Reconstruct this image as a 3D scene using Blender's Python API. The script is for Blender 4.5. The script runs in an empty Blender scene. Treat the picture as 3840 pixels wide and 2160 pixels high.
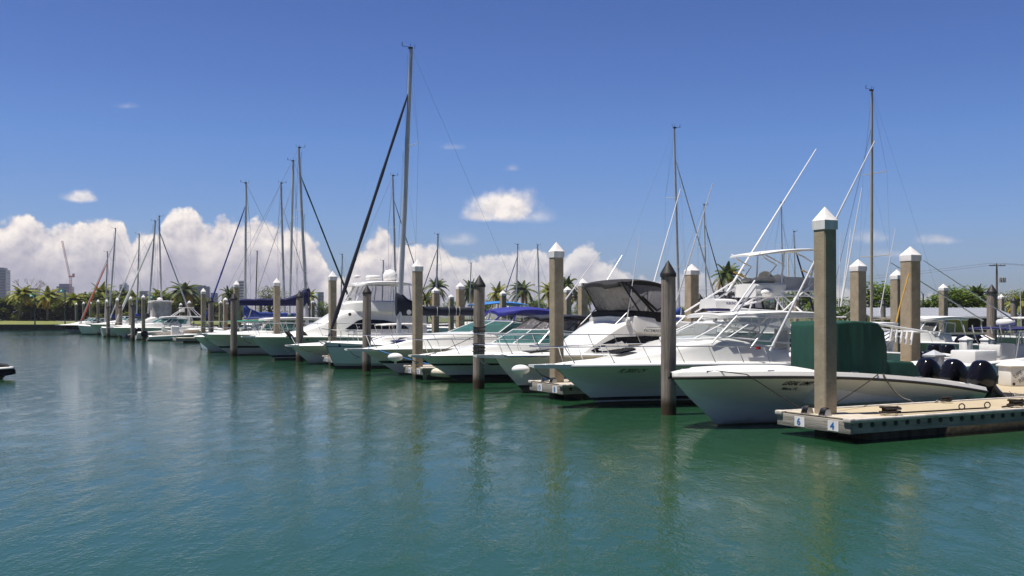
import bpy, bmesh, math, random
from math import sin, cos, pi, radians, sqrt, atan2, tan
from mathutils import Vector, Matrix, noise as mnoise
random.seed(7)
SC = bpy.context.scene
COL = SC.collection
# ---------------------------------------------------------------- frame of the marina
CAMZ = 2.615
FPX = 3732.6           # focal length in pixels of the 3840 wide picture
HOR = 1185.1           # row of the horizon
UX, UY, VX, VY = -.461, .888, .888, .461      # u: along the row of slips, v: along a finger pier
PX0, PY0 = 6.76, 21.45
ANG = atan2(VY, VX)
def W(s, t, z=0.):
    return (PX0 + UX*s + VX*t, PY0 + UY*s + VY*t, z)
def on_plane(px, py, s):
    r = (px-1920)/FPX
    a = PX0+s*UX; b = PY0+s*UY
    t = (r*b-a)/(VX-r*VY); Z = b+VY*t
    return t, CAMZ-(py-HOR)/FPX*Z
def at_depth(px, Z):
    return (px-1920)/FPX*Z
def lerp(a, b, t): return a+(b-a)*t
def sst(a, b, x):
    t = min(1, max(0, (x-a)/(b-a))); return t*t*(3-2*t)
# ---------------------------------------------------------------- materials
class NT:
    def __init__(s, m):
        s.t = m.node_tree; s.n = s.t.nodes; s.l = s.t.links
    def new(s, ty, ins=None, **kw):
        n = s.n.new(ty)
        for k, v in kw.items(): setattr(n, k, v)
        for k, v in (ins or {}).items():
            if hasattr(v, 'node') or isinstance(v, bpy.types.NodeSocket): s.l.new(v, n.inputs[k])
            else: n.inputs[k].default_value = v
        return n
    def m(s, op, a, b=0., c=None, clamp=False):
        d = {0: a, 1: b}
        if c is not None: d[2] = c
        return s.new('ShaderNodeMath', d, operation=op, use_clamp=clamp).outputs[0]
    def ss(s, x, a, b, lo=0., hi=1.):
        return s.new('ShaderNodeMapRange', {'Value': x, 'From Min': a, 'From Max': b, 'To Min': lo, 'To Max': hi}, interpolation_type='SMOOTHSTEP').outputs[0]
    def mixc(s, f, a, b):
        n = s.new('ShaderNodeMix', data_type='RGBA')
        for i, v in ((0, f), (6, a), (7, b)):
            if isinstance(v, bpy.types.NodeSocket): s.l.new(v, n.inputs[i])
            else: n.inputs[i].default_value = v
        return n.outputs[2]
    def ramp(s, f, stops, interp='LINEAR'):
        n = s.new('ShaderNodeValToRGB', {0: f}); cr = n.color_ramp; cr.interpolation = interp
        while len(cr.elements) < len(stops): cr.elements.new(.5)
        for e, (p, c) in zip(cr.elements, stops):
            e.position = p; e.color = c if hasattr(c, '__len__') else (c, c, c, 1)
        return n.outputs[0]
    def noise(s, vec, scale, detail=3, rough=.5, dim='3D'):
        return s.new('ShaderNodeTexNoise', {'Vector': vec, 'Scale': scale, 'Detail': detail, 'Roughness': rough}, noise_dimensions=dim).outputs[0]
def c4(c): return (c[0], c[1], c[2], 1)
MATS = {}
def newmat(name):
    m = bpy.data.materials.new(name); m.use_nodes = True; m.node_tree.nodes.clear(); MATS[name] = m
    return m, NT(m)
def finish(nt, bsdf):
    o = nt.new('ShaderNodeOutputMaterial'); nt.l.new(bsdf, o.inputs['Surface'])
def simple(name, col, rough=.5, metal=0., var=.12, scale=3., bump=0., bscale=40., coat=0., spec=.5, stretch=(1, 1, 1), trans=0.):
    m, nt = newmat(name)
    tc = nt.new('ShaderNodeTexCoord').outputs['Object']
    vec = nt.new('ShaderNodeMapping', {'Vector': tc, 'Scale': stretch}).outputs[0]
    n = nt.noise(vec, scale, 5, .6)
    f = nt.ss(n, .3, .7)
    dark = tuple(x*(1-var) for x in col); light = tuple(min(1, x*(1+var*.6)) for x in col)
    cc = nt.mixc(f, c4(dark), c4(light))
    ins = {'Base Color': cc, 'Roughness': rough, 'Metallic': metal, 'Coat Weight': coat, 'Specular IOR Level': spec}
    if trans: ins['Subsurface Weight'] = 0.
    if bump:
        b = nt.noise(vec, bscale, 4, .6)
        ins['Normal'] = nt.new('ShaderNodeBump', {'Strength': bump, 'Distance': .02, 'Height': b}).outputs[0]
    p = nt.new('ShaderNodeBsdfPrincipled', ins)
    finish(nt, p.outputs[0]); return m
simple('gel white', (.76, .75, .72), .25, var=.05, scale=.7, coat=.3)
simple('gel cream', (.66, .60, .48), .3, var=.06, scale=.7, coat=.3)
simple('deck white', (.74, .73, .70), .45, var=.06, scale=1.5)
simple('white paint', (.80, .78, .76), .35, var=.05)
simple('cap white', (.79, .76, .74), .5, var=.16, scale=4, stretch=(1, 1, .35))
simple('white tube', (.78, .77, .78), .22, var=.04)
simple('steel', (.62, .62, .62), .18, 1., var=.05)
simple('aluminium', (.50, .50, .50), .38, .85, var=.1, scale=1.)
simple('mast grey', (.54, .55, .57), .4, .3, var=.1, scale=1.)
simple('mast white', (.62, .62, .62), .35, 0., var=.08, scale=1.)
simple('mast tan', (.42, .36, .27), .45, 0., var=.1, scale=1.)
simple('black rubber', (.018, .016, .016), .55, var=.2)
simple('black gloss', (.006, .006, .009), .12, var=.1, spec=.28)
simple('dark metal', (.05, .045, .045), .35, .5, var=.2)
simple('dark glass', (.008, .008, .010), .04, var=.1)
simple('smoke glass', (.05, .045, .06), .08, var=.1)
simple('navy canvas', (.008, .011, .028), .8, var=.3, scale=4, bump=.5, bscale=6)
simple('deep blue canvas', (.012, .014, .085), .8, var=.25, scale=4, bump=.5, bscale=6)
simple('blue canvas', (.012, .042, .24), .75, var=.2, scale=4, bump=.5, bscale=6)
simple('royal blue canvas', (.015, .02, .22), .75, var=.2, scale=3, bump=.4, bscale=6)
simple('sky blue canvas', (.02, .17, .5), .75, var=.2, scale=3, bump=.4, bscale=6)
simple('black canvas', (.012, .011, .012), .8, var=.25, scale=4, bump=.4, bscale=8)
simple('green canvas', (.002, .050, .034), .85, var=.22, scale=2.2, bump=1., bscale=2.2, stretch=(1.6, 1.6, .5))
simple('teal canvas', (.0, .21, .12), .75, var=.15, scale=3, bump=.3, bscale=6)
simple('dark green canvas', (.008, .07, .04), .8, var=.25, scale=4, bump=.5, bscale=6)
simple('orange canvas', (.50, .075, .025), .75, var=.2, scale=3)
simple('grey canvas', (.36, .34, .34), .8, var=.1, scale=3)
simple('pale canvas', (.50, .47, .45), .8, var=.3, scale=1.5, bump=.6, bscale=3)
simple('cream cloth', (.66, .60, .48), .8, var=.12, scale=6, bump=.4, bscale=9)
simple('blue line', (.02, .16, .42), .7, var=.2)
simple('rope dark', (.02, .014, .011), .85, var=.4, scale=30, bump=.6, bscale=80)
simple('rope grey', (.22, .20, .18), .85, var=.4, scale=40, bump=.5, bscale=80)
simple('rope white', (.6, .58, .52), .85, var=.2, scale=30)
simple('wire', (.20, .20, .22), .4, .5, var=.1)
simple('number blue', (.02, .13, .42), .6, var=.05)
simple('ink dark', (.012, .02, .018), .6, var=.05)
simple('ink grey', (.16, .17, .17), .6, var=.05)
simple('ink navy', (.02, .02, .16), .5, var=.05)
simple('yellow paint', (.62, .34, .04), .45, var=.1)
simple('orange buoy', (.75, .12, .03), .5, var=.1)
simple('red paint', (.45, .03, .03), .5, var=.1)
simple('crane red', (.48, .13, .10), .6, var=.1)
simple('teal lamp', (.02, .30, .26), .45, var=.1)
simple('post green', (.03, .06, .05), .5, var=.1)
simple('grey plastic', (.42, .43, .46), .5, var=.06)
simple('anchor steel', (.32, .32, .33), .4, .8, var=.2)
simple('skin', (.42, .25, .17), .6, var=.08)
simple('shirt', (.10, .12, .2), .8, var=.5, scale=12)
simple('hair dark', (.02, .014, .01), .6, var=.3)
simple('roof metal', (.36, .37, .39), .45, .3, var=.08, scale=.5)
simple('wall lime', (.42, .42, .10), .8, var=.08, scale=.8)
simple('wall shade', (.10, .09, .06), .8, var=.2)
simple('seawall concrete', (.055, .048, .04), .85, var=.3, scale=1.2, bump=.3)
simple('tower blue', (.10, .135, .24), .4, var=.06, scale=.02)
simple('tower pale', (.50, .52, .56), .5, var=.06, scale=.02)
simple('tower glass', (.05, .07, .13), .25, var=.1, scale=.02)
simple('insulator', (.35, .36, .38), .5, var=.1)
simple('pole wood', (.14, .12, .11), .8, var=.2)
simple('trunk palm', (.20, .16, .12), .9, var=.3, scale=3, bump=.6, bscale=9, stretch=(1, 1, 4))
simple('trunk tree', (.12, .09, .065), .9, var=.3, scale=3, bump=.6, bscale=9)
simple('bare twig', (.22, .17, .15), .9, var=.2)
def glassy(name, col, alpha, rough=.03, gloss=1.):
    m, nt = newmat(name)
    tr = nt.new('ShaderNodeBsdfTransparent', {'Color': c4(col)})
    ins = {'Base Color': c4(tuple(x*.5 for x in col)), 'Roughness': rough, 'Specular IOR Level': .7}
    if 'vinyl' in name:
        tc = nt.new('ShaderNodeTexCoord').outputs['Object']
        wr = nt.noise(nt.new('ShaderNodeMapping', {'Vector': tc, 'Scale': (2.2, 2.2, .6), 'Rotation': (0, .5, 0)}).outputs[0], 2.4, 4, .6)
        ins['Normal'] = nt.new('ShaderNodeBump', {'Strength': .8, 'Distance': .12, 'Height': wr}).outputs[0]
    gl = nt.new('ShaderNodeBsdfPrincipled', ins)
    mx = nt.new('ShaderNodeMixShader', {0: alpha, 1: tr.outputs[0], 2: gl.outputs[0]})
    finish(nt, mx.outputs[0]); return m
glassy('clear vinyl', (.93, .93, .93), .18, .08)
glassy('smoky vinyl', (.50, .47, .50), .35, .10)
glassy('dim vinyl', (.42, .40, .39), .55, .10)
glassy('teal glass', (.22, .48, .46), .45, .03)
glassy('clear glass', (.86, .90, .90), .2, .02)
def leafmat(name, dark, light):
    m, nt = newmat(name)
    g = nt.new('ShaderNodeNewGeometry')
    r = g.outputs['Random Per Island']
    cc = nt.mixc(r, c4(dark), c4(light))
    p = nt.new('ShaderNodeBsdfPrincipled', {'Base Color': cc, 'Roughness': .5, 'Specular IOR Level': .3})
    tl = nt.new('ShaderNodeBsdfTranslucent', {'Color': cc})
    mx = nt.new('ShaderNodeMixShader', {0: .3, 1: p.outputs[0], 2: tl.outputs[0]})
    finish(nt, mx.outputs[0]); return m
leafmat('palm leaf', (.10, .14, .015), (.30, .29, .03))
leafmat('palm leaf old', (.34, .22, .02), (.50, .30, .03))
leafmat('palm leaf dark', (.035, .065, .015), (.12, .15, .025))
leafmat('sea grape leaf', (.055, .115, .012), (.22, .29, .03))
leafmat('bush leaf', (.055, .095, .012), (.20, .22, .03))
leafmat('tree leaf', (.06, .10, .014), (.21, .23, .035))
# hull paint: height bands above the waterline in the boat's own coordinates
def hullpaint(name, top, stops):
    """stops: list of (z, colour) from the keel up, colour holds until the next z"""
    m, nt = newmat(name)
    tc = nt.new('ShaderNodeTexCoord').outputs['Object']
    z = nt.new('ShaderNodeSeparateXYZ', {0: tc}).outputs[2]
    f = nt.m('DIVIDE', nt.m('ADD', z, 1.), 3., clamp=True)
    st = [(0., c4(stops[0][1]))] + [((zz+1)/3., c4(cc)) for zz, cc in stops[1:]]
    col = nt.ramp(f, st, 'CONSTANT')
    n = nt.noise(nt.new('ShaderNodeMapping', {'Vector': tc, 'Scale': (1, 1, 3)}).outputs[0], 1.2, 5, .6)
    col2 = nt.mixc(nt.ss(n, .35, .75, 0., .16), col, c4((.45, .43, .38)))
    scum = nt.ss(nt.m('ADD', z, nt.m('MULTIPLY', nt.m('SUBTRACT', n, .5), .35)), .02, .22, .6, 0.)
    col2 = nt.mixc(scum, col2, c4((.20, .17, .09)))
    p = nt.new('ShaderNodeBsdfPrincipled', {'Base Color': col2, 'Roughness': .12, 'Coat Weight': .5, 'Coat Roughness': .08})
    finish(nt, p.outputs[0]); return m
WHT = (.76, .76, .73); DRK = (.012, .012, .016)
hullpaint('hull white plain', WHT, [(-1, DRK), (.03, WHT)])
hullpaint('hull white black bottom', WHT, [(-1, DRK), (.10, WHT), (.14, DRK), (.24, WHT)])
hullpaint('hull white dark boot', WHT, [(-1, DRK), (.22, WHT)])
hullpaint('hull white two stripe', WHT, [(-1, DRK), (.27, WHT), (.66, DRK), (.74, WHT)])
hullpaint('hull white mid stripe', WHT, [(-1, (.02, .1, .09)), (.06, WHT), (.50, (.01, .02, .02)), (.62, WHT)])
hullpaint('hull sail navy', (.60, .63, .66), [(-1, (.012, .014, .06)), (.17, (.66, .66, .66)), (.21, (.02, .02, .08)), (.25, (.62, .65, .68)), (1.08, (.03, .03, .08)), (1.11, (.62, .65, .68))])
hullpaint('hull grey', (.5, .53, .55), [(-1, DRK), (.10, (.75, .75, .75)), (.15, DRK), (.27, (.58, .62, .64))])
hullpaint('hull black', DRK, [(-1, (.5, .5, .48)), (.55, DRK)])
hullpaint('hull plain blue', WHT, [(-1, (.01, .02, .09)), (.12, WHT)])
hullpaint('hull brown stripe', (.42, .38, .36), [(-1, DRK), (.1, (.5, .46, .43)), (.72, DRK), (.79, (.5, .46, .43))])
# piles
def mk_concrete():
    m, nt = newmat('pile concrete')
    tc = nt.new('ShaderNodeTexCoord').outputs['Object']
    oi = nt.new('ShaderNodeObjectInfo').outputs['Random']
    off = nt.new('ShaderNodeVectorMath', {0: tc, 1: nt.new('ShaderNodeCombineXYZ', {0: nt.m('MULTIPLY', oi, 40.), 1: 0., 2: nt.m('MULTIPLY', oi, 17.)}).outputs[0]}, operation='ADD').outputs[0]
    z = nt.new('ShaderNodeSeparateXYZ', {0: tc}).outputs[2]
    n1 = nt.noise(off, 3., 6, .65); n2 = nt.noise(nt.new('ShaderNodeMapping', {'Vector': off, 'Scale': (3, 3, 14)}).outputs[0], 3., 4, .6)
    n3 = nt.noise(off, 60., 3, .7)
    col = nt.mixc(nt.ss(n1, .3, .7), c4((.31, .25, .175)), c4((.43, .35, .25)))
    col = nt.mixc(nt.ss(n2, .45, .8, 0., .5), col, c4((.27, .22, .155)))
    col = nt.mixc(nt.ss(n3, .55, .8, 0., .35), col, c4((.16, .13, .09)))
    blot = nt.noise(off, 2.1, 2, .4)
    col = nt.mixc(nt.ss(blot, .70, .76, 0., .45), col, c4((.48, .42, .34)))
    wet = nt.ss(nt.m('ADD', z, nt.m('MULTIPLY', nt.m('SUBTRACT', n1, .5), .25)), .12, .38, 1., 0.)
    col = nt.mixc(wet, col, c4((.035, .028, .018)))
    h = nt.m('ADD', nt.m('MULTIPLY', n2, .7), nt.m('MULTIPLY', n3, .5))
    p = nt.new('ShaderNodeBsdfPrincipled', {'Base Color': col, 'Roughness': .9, 'Normal': nt.new('ShaderNodeBump', {'Strength': .6, 'Distance': .012, 'Height': h}).outputs[0]})
    finish(nt, p.outputs[0])
mk_concrete()
def mk_wood(name, a, b, grain=(14, 14, .6), wetz=True, axis=None):
    m, nt = newmat(name)
    tc = nt.new('ShaderNodeTexCoord').outputs['Object']
    oi = nt.new('ShaderNodeObjectInfo').outputs['Random']
    off = nt.new('ShaderNodeVectorMath', {0: tc, 1: nt.new('ShaderNodeCombineXYZ', {0: nt.m('MULTIPLY', oi, 31.), 1: 0., 2: nt.m('MULTIPLY', oi, 11.)}).outputs[0]}, operation='ADD').outputs[0]
    z = nt.new('ShaderNodeSeparateXYZ', {0: tc}).outputs[2]
    v = nt.new('ShaderNodeMapping', {'Vector': off, 'Scale': grain}).outputs[0]
    n1 = nt.noise(v, 1.4, 6, .7); n2 = nt.noise(off, 1.3, 4, .6); n3 = nt.noise(v, 4.5, 3, .6)
    col = nt.mixc(nt.ss(n1, .3, .72), c4(a), c4(b))
    col = nt.mixc(nt.ss(n2, .5, .8, 0., .5), col, c4(tuple(x*.55 for x in a)))
    col = nt.mixc(nt.ss(n3, .62, .72, 0., .75), col, c4((.02, .017, .014)))
    if wetz:
        wet = nt.ss(nt.m('ADD', z, nt.m('MULTIPLY', nt.m('SUBTRACT', n2, .5), .4)), .2, .6, 1., 0.)
        col = nt.mixc(wet, col, c4((.045, .026, .012)))
    p = nt.new('ShaderNodeBsdfPrincipled', {'Base Color': col, 'Roughness': .88, 'Normal': nt.new('ShaderNodeBump', {'Strength': .7, 'Distance': .015, 'Height': nt.m('ADD', n1, nt.m('MULTIPLY', n3, -.7))}).outputs[0]})
    finish(nt, p.outputs[0])
mk_wood('pile wood', (.17, .135, .112), (.37, .31, .265))
mk_wood('board wood', (.24, .21, .18), (.42, .38, .33), (.8, 8, 10), False)
mk_wood('board wood end', (.20, .18, .155), (.38, .345, .30), (10, .8, 12), False)
simple('dock float', (.16, .135, .09), .9, var=.45, scale=2.5, bump=.5, bscale=14, stretch=(1, 1, .4))
simple('dock deck', (.44, .36, .235), .85, var=.08, scale=1.3, bump=.15, bscale=60)
simple('dock deck pale', (.50, .44, .35), .85, var=.12, scale=3, bump=.15, bscale=60)
simple('dock bumper', (.55, .50, .45), .6, var=.22, scale=5)
# ---------------------------------------------------------------- mesh builder
class MB:
    def __init__(s): s.v = []; s.f = []; s.mi = []
    def add(s, vs, fs, m=0):
        o = len(s.v); s.v += [tuple(p) for p in vs]
        for f in fs: s.f.append(tuple(i+o for i in f)); s.mi.append(m)
    def box(s, c, d, m=0, M=None):
        x, y, z = d[0]/2, d[1]/2, d[2]/2
        vs = [Vector((sx*x, sy*y, sz*z)) for sz in (-1, 1) for sy in (-1, 1) for sx in (-1, 1)]
        if M: vs = [M @ p for p in vs]
        vs = [p+Vector(c) for p in vs]
        s.add(vs, [(0, 2, 3, 1), (4, 5, 7, 6), (0, 1, 5, 4), (2, 6, 7, 3), (0, 4, 6, 2), (1, 3, 7, 5)], m); return s
    def tube(s, pts, r, n=8, m=0, flat=1.):
        P = [Vector(p) for p in pts]; k = len(P)
        R = r if hasattr(r, '__len__') else [r]*k
        T = []
        for i in range(k):
            d = (P[min(i+1, k-1)]-P[max(i-1, 0)])
            T.append(d.normalized() if d.length > 1e-9 else Vector((0, 0, 1)))
        ref = Vector((0, 0, 1)) if abs(T[0].z) < .9 else Vector((1, 0, 0))
        N = (ref-T[0]*ref.dot(T[0])).normalized()
        rings = []
        for i in range(k):
            N = (N-T[i]*N.dot(T[i]))
            N = N.normalized() if N.length > 1e-6 else T[i].orthogonal().normalized()
            B = T[i].cross(N)
            rings.append([P[i]+(N*cos(2*pi*j/n)+B*sin(2*pi*j/n)*flat)*R[i] for j in range(n)])
        return s.loft(rings, m=m)
    def loft(s, rings, closed=True, cap=True, m=0):
        n = len(rings[0]); vs = [p for r in rings for p in r]; fs = []
        for i in range(len(rings)-1):
            for j in range(n if closed else n-1):
                a, b = i*n+j, i*n+(j+1) % n
                fs.append((a, b, b+n, a+n))
        if cap and closed:
            fs.append(tuple(range(n-1, -1, -1))); fs.append(tuple(range((len(rings)-1)*n, len(rings)*n)))
        s.add(vs, fs, m); return s
    def lathe(s, prof, c=(0, 0, 0), n=16, m=0, M=None):
        rings = [[Vector((r*cos(2*pi*j/n), r*sin(2*pi*j/n), z)) for j in range(n)] for r, z in prof]
        if M: rings = [[M @ p for p in r] for r in rings]
        return s.loft([[p+Vector(c) for p in r] for r in rings], m=m)
    def ell(s, c, r, n=14, k=8, m=0, M=None):
        prof = [(max(1e-4, sin(pi*i/k)), -cos(pi*i/k)) for i in range(k+1)]
        rings = [[Vector((a*cos(2*pi*j/n)*r[0], a*sin(2*pi*j/n)*r[1], z*r[2])) for j in range(n)] for a, z in prof]
        if M: rings = [[M @ p for p in q] for q in rings]
        return s.loft([[p+Vector(c) for p in q] for q in rings], m=m)
    def prism(s, poly, y0, y1, m=0, ax='y'):
        n = len(poly)
        mk = {'y': lambda p, w: (p[0], w, p[1]), 'x': lambda p, w: (w, p[0], p[1]), 'z': lambda p, w: (p[0], p[1], w)}[ax]
        vs = [mk(p, y0) for p in poly]+[mk(p, y1) for p in poly]
        fs = [tuple(range(n)), tuple(range(2*n-1, n-1, -1))]+[(i, i+n, (i+1) % n+n, (i+1) % n) for i in range(n)]
        s.add(vs, fs, m); return s
    def build(s, name, mats, parent=None, smooth=35, loc=None, rotz=0, bevel=0, fixn=True):
        me = bpy.data.meshes.new(name)
        me.from_pydata(s.v, [], s.f)
        if not isinstance(mats, (list, tuple)): mats = [mats]
        for x in mats: me.materials.append(MATS[x])
        for p, i in zip(me.polygons, s.mi): p.material_index = i
        if fixn or bevel:
            bm = bmesh.new(); bm.from_mesh(me)
            if bevel:
                ed = [e for e in bm.edges if len(e.link_faces) == 2 and e.calc_face_angle(0) > .6]
                bmesh.ops.bevel(bm, geom=ed, offset=bevel, segments=2, affect='EDGES', profile=.5, clamp_overlap=True)
            bmesh.ops.recalc_face_normals(bm, faces=bm.faces)
            bm.to_mesh(me); bm.free()
        if smooth:
            me.polygons.foreach_set('use_smooth', [True]*len(me.polygons))
            me.set_sharp_from_angle(angle=radians(smooth))
        o = bpy.data.objects.new(name, me); COL.objects.link(o)
        if parent: o.parent = parent
        if loc: o.location = loc
        o.rotation_euler.z = rotz
        return o
def tag(o, label=None, cat=None, group=None, kind=None):
    if label: o['label'] = label
    if cat: o['category'] = cat
    if group: o['group'] = group
    if kind: o['kind'] = kind
    return o
def thing(name, label, cat, loc, rotz=0., group=None):
    o = bpy.data.objects.new(name, None); COL.objects.link(o)
    o.empty_display_size = .3; o.location = loc; o.rotation_euler.z = rotz
    return tag(o, label, cat, group)
def copy_tree(o, parent=None):
    c = o.copy(); COL.objects.link(c); c.parent = parent
    for ch in list(o.children): copy_tree(ch, c)
    return c
def text_mesh(txt, size, shear=0., bold=0., spacing=1.):
    cu = bpy.data.curves.new('t', 'FONT'); cu.body = txt; cu.size = size; cu.shear = shear; cu.offset = bold
    cu.space_character = spacing; cu.align_x = 'LEFT'; cu.resolution_u = 3
    ob = bpy.data.objects.new('t', cu); COL.objects.link(ob)
    dg = bpy.context.evaluated_depsgraph_get()
    me = bpy.data.meshes.new_from_object(ob.evaluated_get(dg))
    vs = [tuple(v.co) for v in me.vertices]; fs = [tuple(p.vertices) for p in me.polygons]
    bpy.data.objects.remove(ob); bpy.data.meshes.remove(me); bpy.data.curves.remove(cu)
    return vs, fs
def lettering(txt, size, fn, mat, parent, name='lettering', **kw):
    vs, fs = text_mesh(txt, size, **kw)
    b = MB(); b.add([fn(v[0], v[1]) for v in vs], fs)
    return b.build(name, mat, parent, smooth=0, fixn=False)
# ---------------------------------------------------------------- boat kit (local axes: x aft from the bow, y to the far side, z up from the water)
class Hull:
    def __init__(s, L, B, zb, zm, zs, rake, flare=.9, full=.5, taper=.92, tr=.25, draft=.45, chine=.06, sail=False, pw=.75, bcm=.90):
        s.__dict__.update(L=L, B=B, zb=zb, zm=zm, zs=zs, rake=rake, flare=flare, full=full, taper=taper, tr=tr, draft=draft, chine=chine, sail=sail, pw=pw, bcm=bcm)
        # quadratic sheer through three heights
        a, b, c = zb, zm, zs; q = .4
        s.k2 = ((c-a)-(b-a)/q)/(1-q); s.k1 = (b-a)/q-s.k2*q
    def sheer(s, u): return s.zb+s.k1*u+s.k2*u*u
    def hb(s, u):
        q = min(1, max(0, u/s.full))
        b = max(.012, (1-(1-q)**2))**s.pw*s.B/2
        if u > .6: b *= 1-(1-s.taper)*((u-.6)/.4)**2
        return b
    def sec(s, u):
        b = s.hb(u); zs = s.sheer(u)
        if s.sail:
            return b, zs, b*.9, -.05, -.5, 1.
        bc = b*(.10+(s.bcm-.10)*sst(0, .65, u))
        zc = s.chine+(zs*.52)*max(0, 1-u/.5)**1.8
        return b, zs, bc, zc, -s.draft*sst(0, .25, u)-.08, 1+s.flare*(1-u)**1.5
    def X(s, u, z):
        zs = s.sheer(u); f = max(0., (zs-z)/zs)
        return s.L*u+s.rake*(1-u)**3*f**1.1+(u**8)*s.tr*(zs-z)
    def pts(s, u, n=7):
        b, zs, bc, zc, zk, p = s.sec(u)
        P = [(s.X(u, zk), 0., zk)]
        for i in range(n+1):
            t = i/n; z = zc+(zs-zc)*t
            y = bc+(b-bc)*t**p if not s.sail else b*(.72+.28*min(1, t*1.6)**.6)
            P.append((s.X(u, z), y, z))
        return P
    def y(s, x, z):
        lo, hi = 0., 1.
        for _ in range(30):
            u = (lo+hi)/2
            if s.X(u, z) < x: lo = u
            else: hi = u
        b, zs, bc, zc, zk, p = s.sec(u)
        t = min(1, max(0, (z-zc)/(zs-zc)))
        return bc+(b-bc)*t**p if not s.sail else b*(.72+.28*min(1, t*1.6)**.6)
    def us(s, n=34): return [(i/n)**1.35 for i in range(n+1)]
    def build(s, root, mh='hull white plain', md='deck white', open_=None, gun=.24, floor=.5, camber=.1, rub='black rubber', rr=.028, rubname='rub_rail', lip=.05):
        us = s.us(); rings = []
        for u in us:
            P = s.pts(u); rings.append([(x, -y, z) for x, y, z in reversed(P)]+P[1:])
        b = MB(); b.loft(rings, closed=False)
        n = len(rings[0]); o = len(b.v)-n
        b.f.append(tuple(range(o, o+n))); b.mi.append(0)
        s.hull = b.build('hull', mh, root, smooth=38)
        d = MB(); R = []
        ulist = list(us)
        if open_:
            for e in open_:
                ulist += [e/s.L-.001, e/s.L+.001]
            ulist.sort()
        for u in ulist:
            hb = s.hb(u); z = s.sheer(u); x = s.X(u, z)
            op = open_ and open_[0] <= u*s.L <= open_[1]
            e = min(.05, hb*.3)
            if op:
                g = min(gun, hb*.5)
                h = [(hb, z), (hb-e, z+lip), (hb-g, z+lip), (hb-g-.02, floor), (0, floor)]
            else:
                h = [(hb, z), (hb-e, z+lip), (hb*.66, z+lip+camber*min(1, hb)*.5), (hb*.33, z+lip+camber*min(1, hb)*.85), (0, z+lip+camber*min(1, hb))]
            R.append([(x, -y, zz) for y, zz in h]+[(x, y, zz) for y, zz in reversed(h[:-1])])
        d.loft(R, closed=False)
        s.deck = d.build('deck', md, root, smooth=40)
        if rub:
            rb = MB()
            for sg in (-1, 1):
                rb.tube([(s.X(u, s.sheer(u))-.0, sg*(s.hb(u)+.008), s.sheer(u)-.015) for u in us], rr, 8, flat=1.)
            rb.build(rubname, rub, root)
        return s
    def letter(s, txt, x, z, size, mat, root, slope=0., **kw):
        return lettering(txt, size, lambda a, c: (x+a, -(s.y(x+a, z+c-slope*a)+.012), z+c-slope*a), mat, root, **kw)
def rail(root, H, x0, x1, h=.55, inset=.09, n=5, lean=.22, mid=False, r=.016, mat='steel', front=None, drop=True, sub=True):
    """bow rail: wraps round the bow at x0 and runs aft to x1 on both sides"""
    def side(x, sg, z):
        u = max(0.02, min(1, x/H.L)); return (x, sg*max(.05, H.hb(u)-inset), H.sheer(u)+z)
    xs = [lerp(max(x0, .25), x1, i/12) for i in range(13)]
    b = MB()
    nose = [(x0, -.16, H.zb+h+.04), (x0-.03, 0, H.zb+h+.04), (x0, .16, H.zb+h+.04)]
    def path(hh):
        L_ = [side(x, -1, hh) for x in reversed(xs)]; R_ = [side(x, 1, hh) for x in xs]
        if drop and hh == h:
            L_ = [side(x1+.25, -1, .05)]+L_; R_ = R_+[side(x1+.25, 1, .05)]
        return L_+[(p[0], p[1], p[2]-(h-hh)) for p in nose]+R_
    b.tube(path(h), r, 6)
    if mid: b.tube(path(h*.5), r*.7, 6)
    ro = b.build('bow_rail', mat, root)
    st = None
    for i in range(n):
        x = lerp(max(x0, .1)+.15, x1-.1, i/(n-1))
        for sg in (-1, 1):
            a = side(x, sg, h); c = side(min(x+lean, H.L), sg, .04)
            MB().tube([a, c], r*.85, 6).build('stanchion', mat, ro)
    return ro
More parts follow.
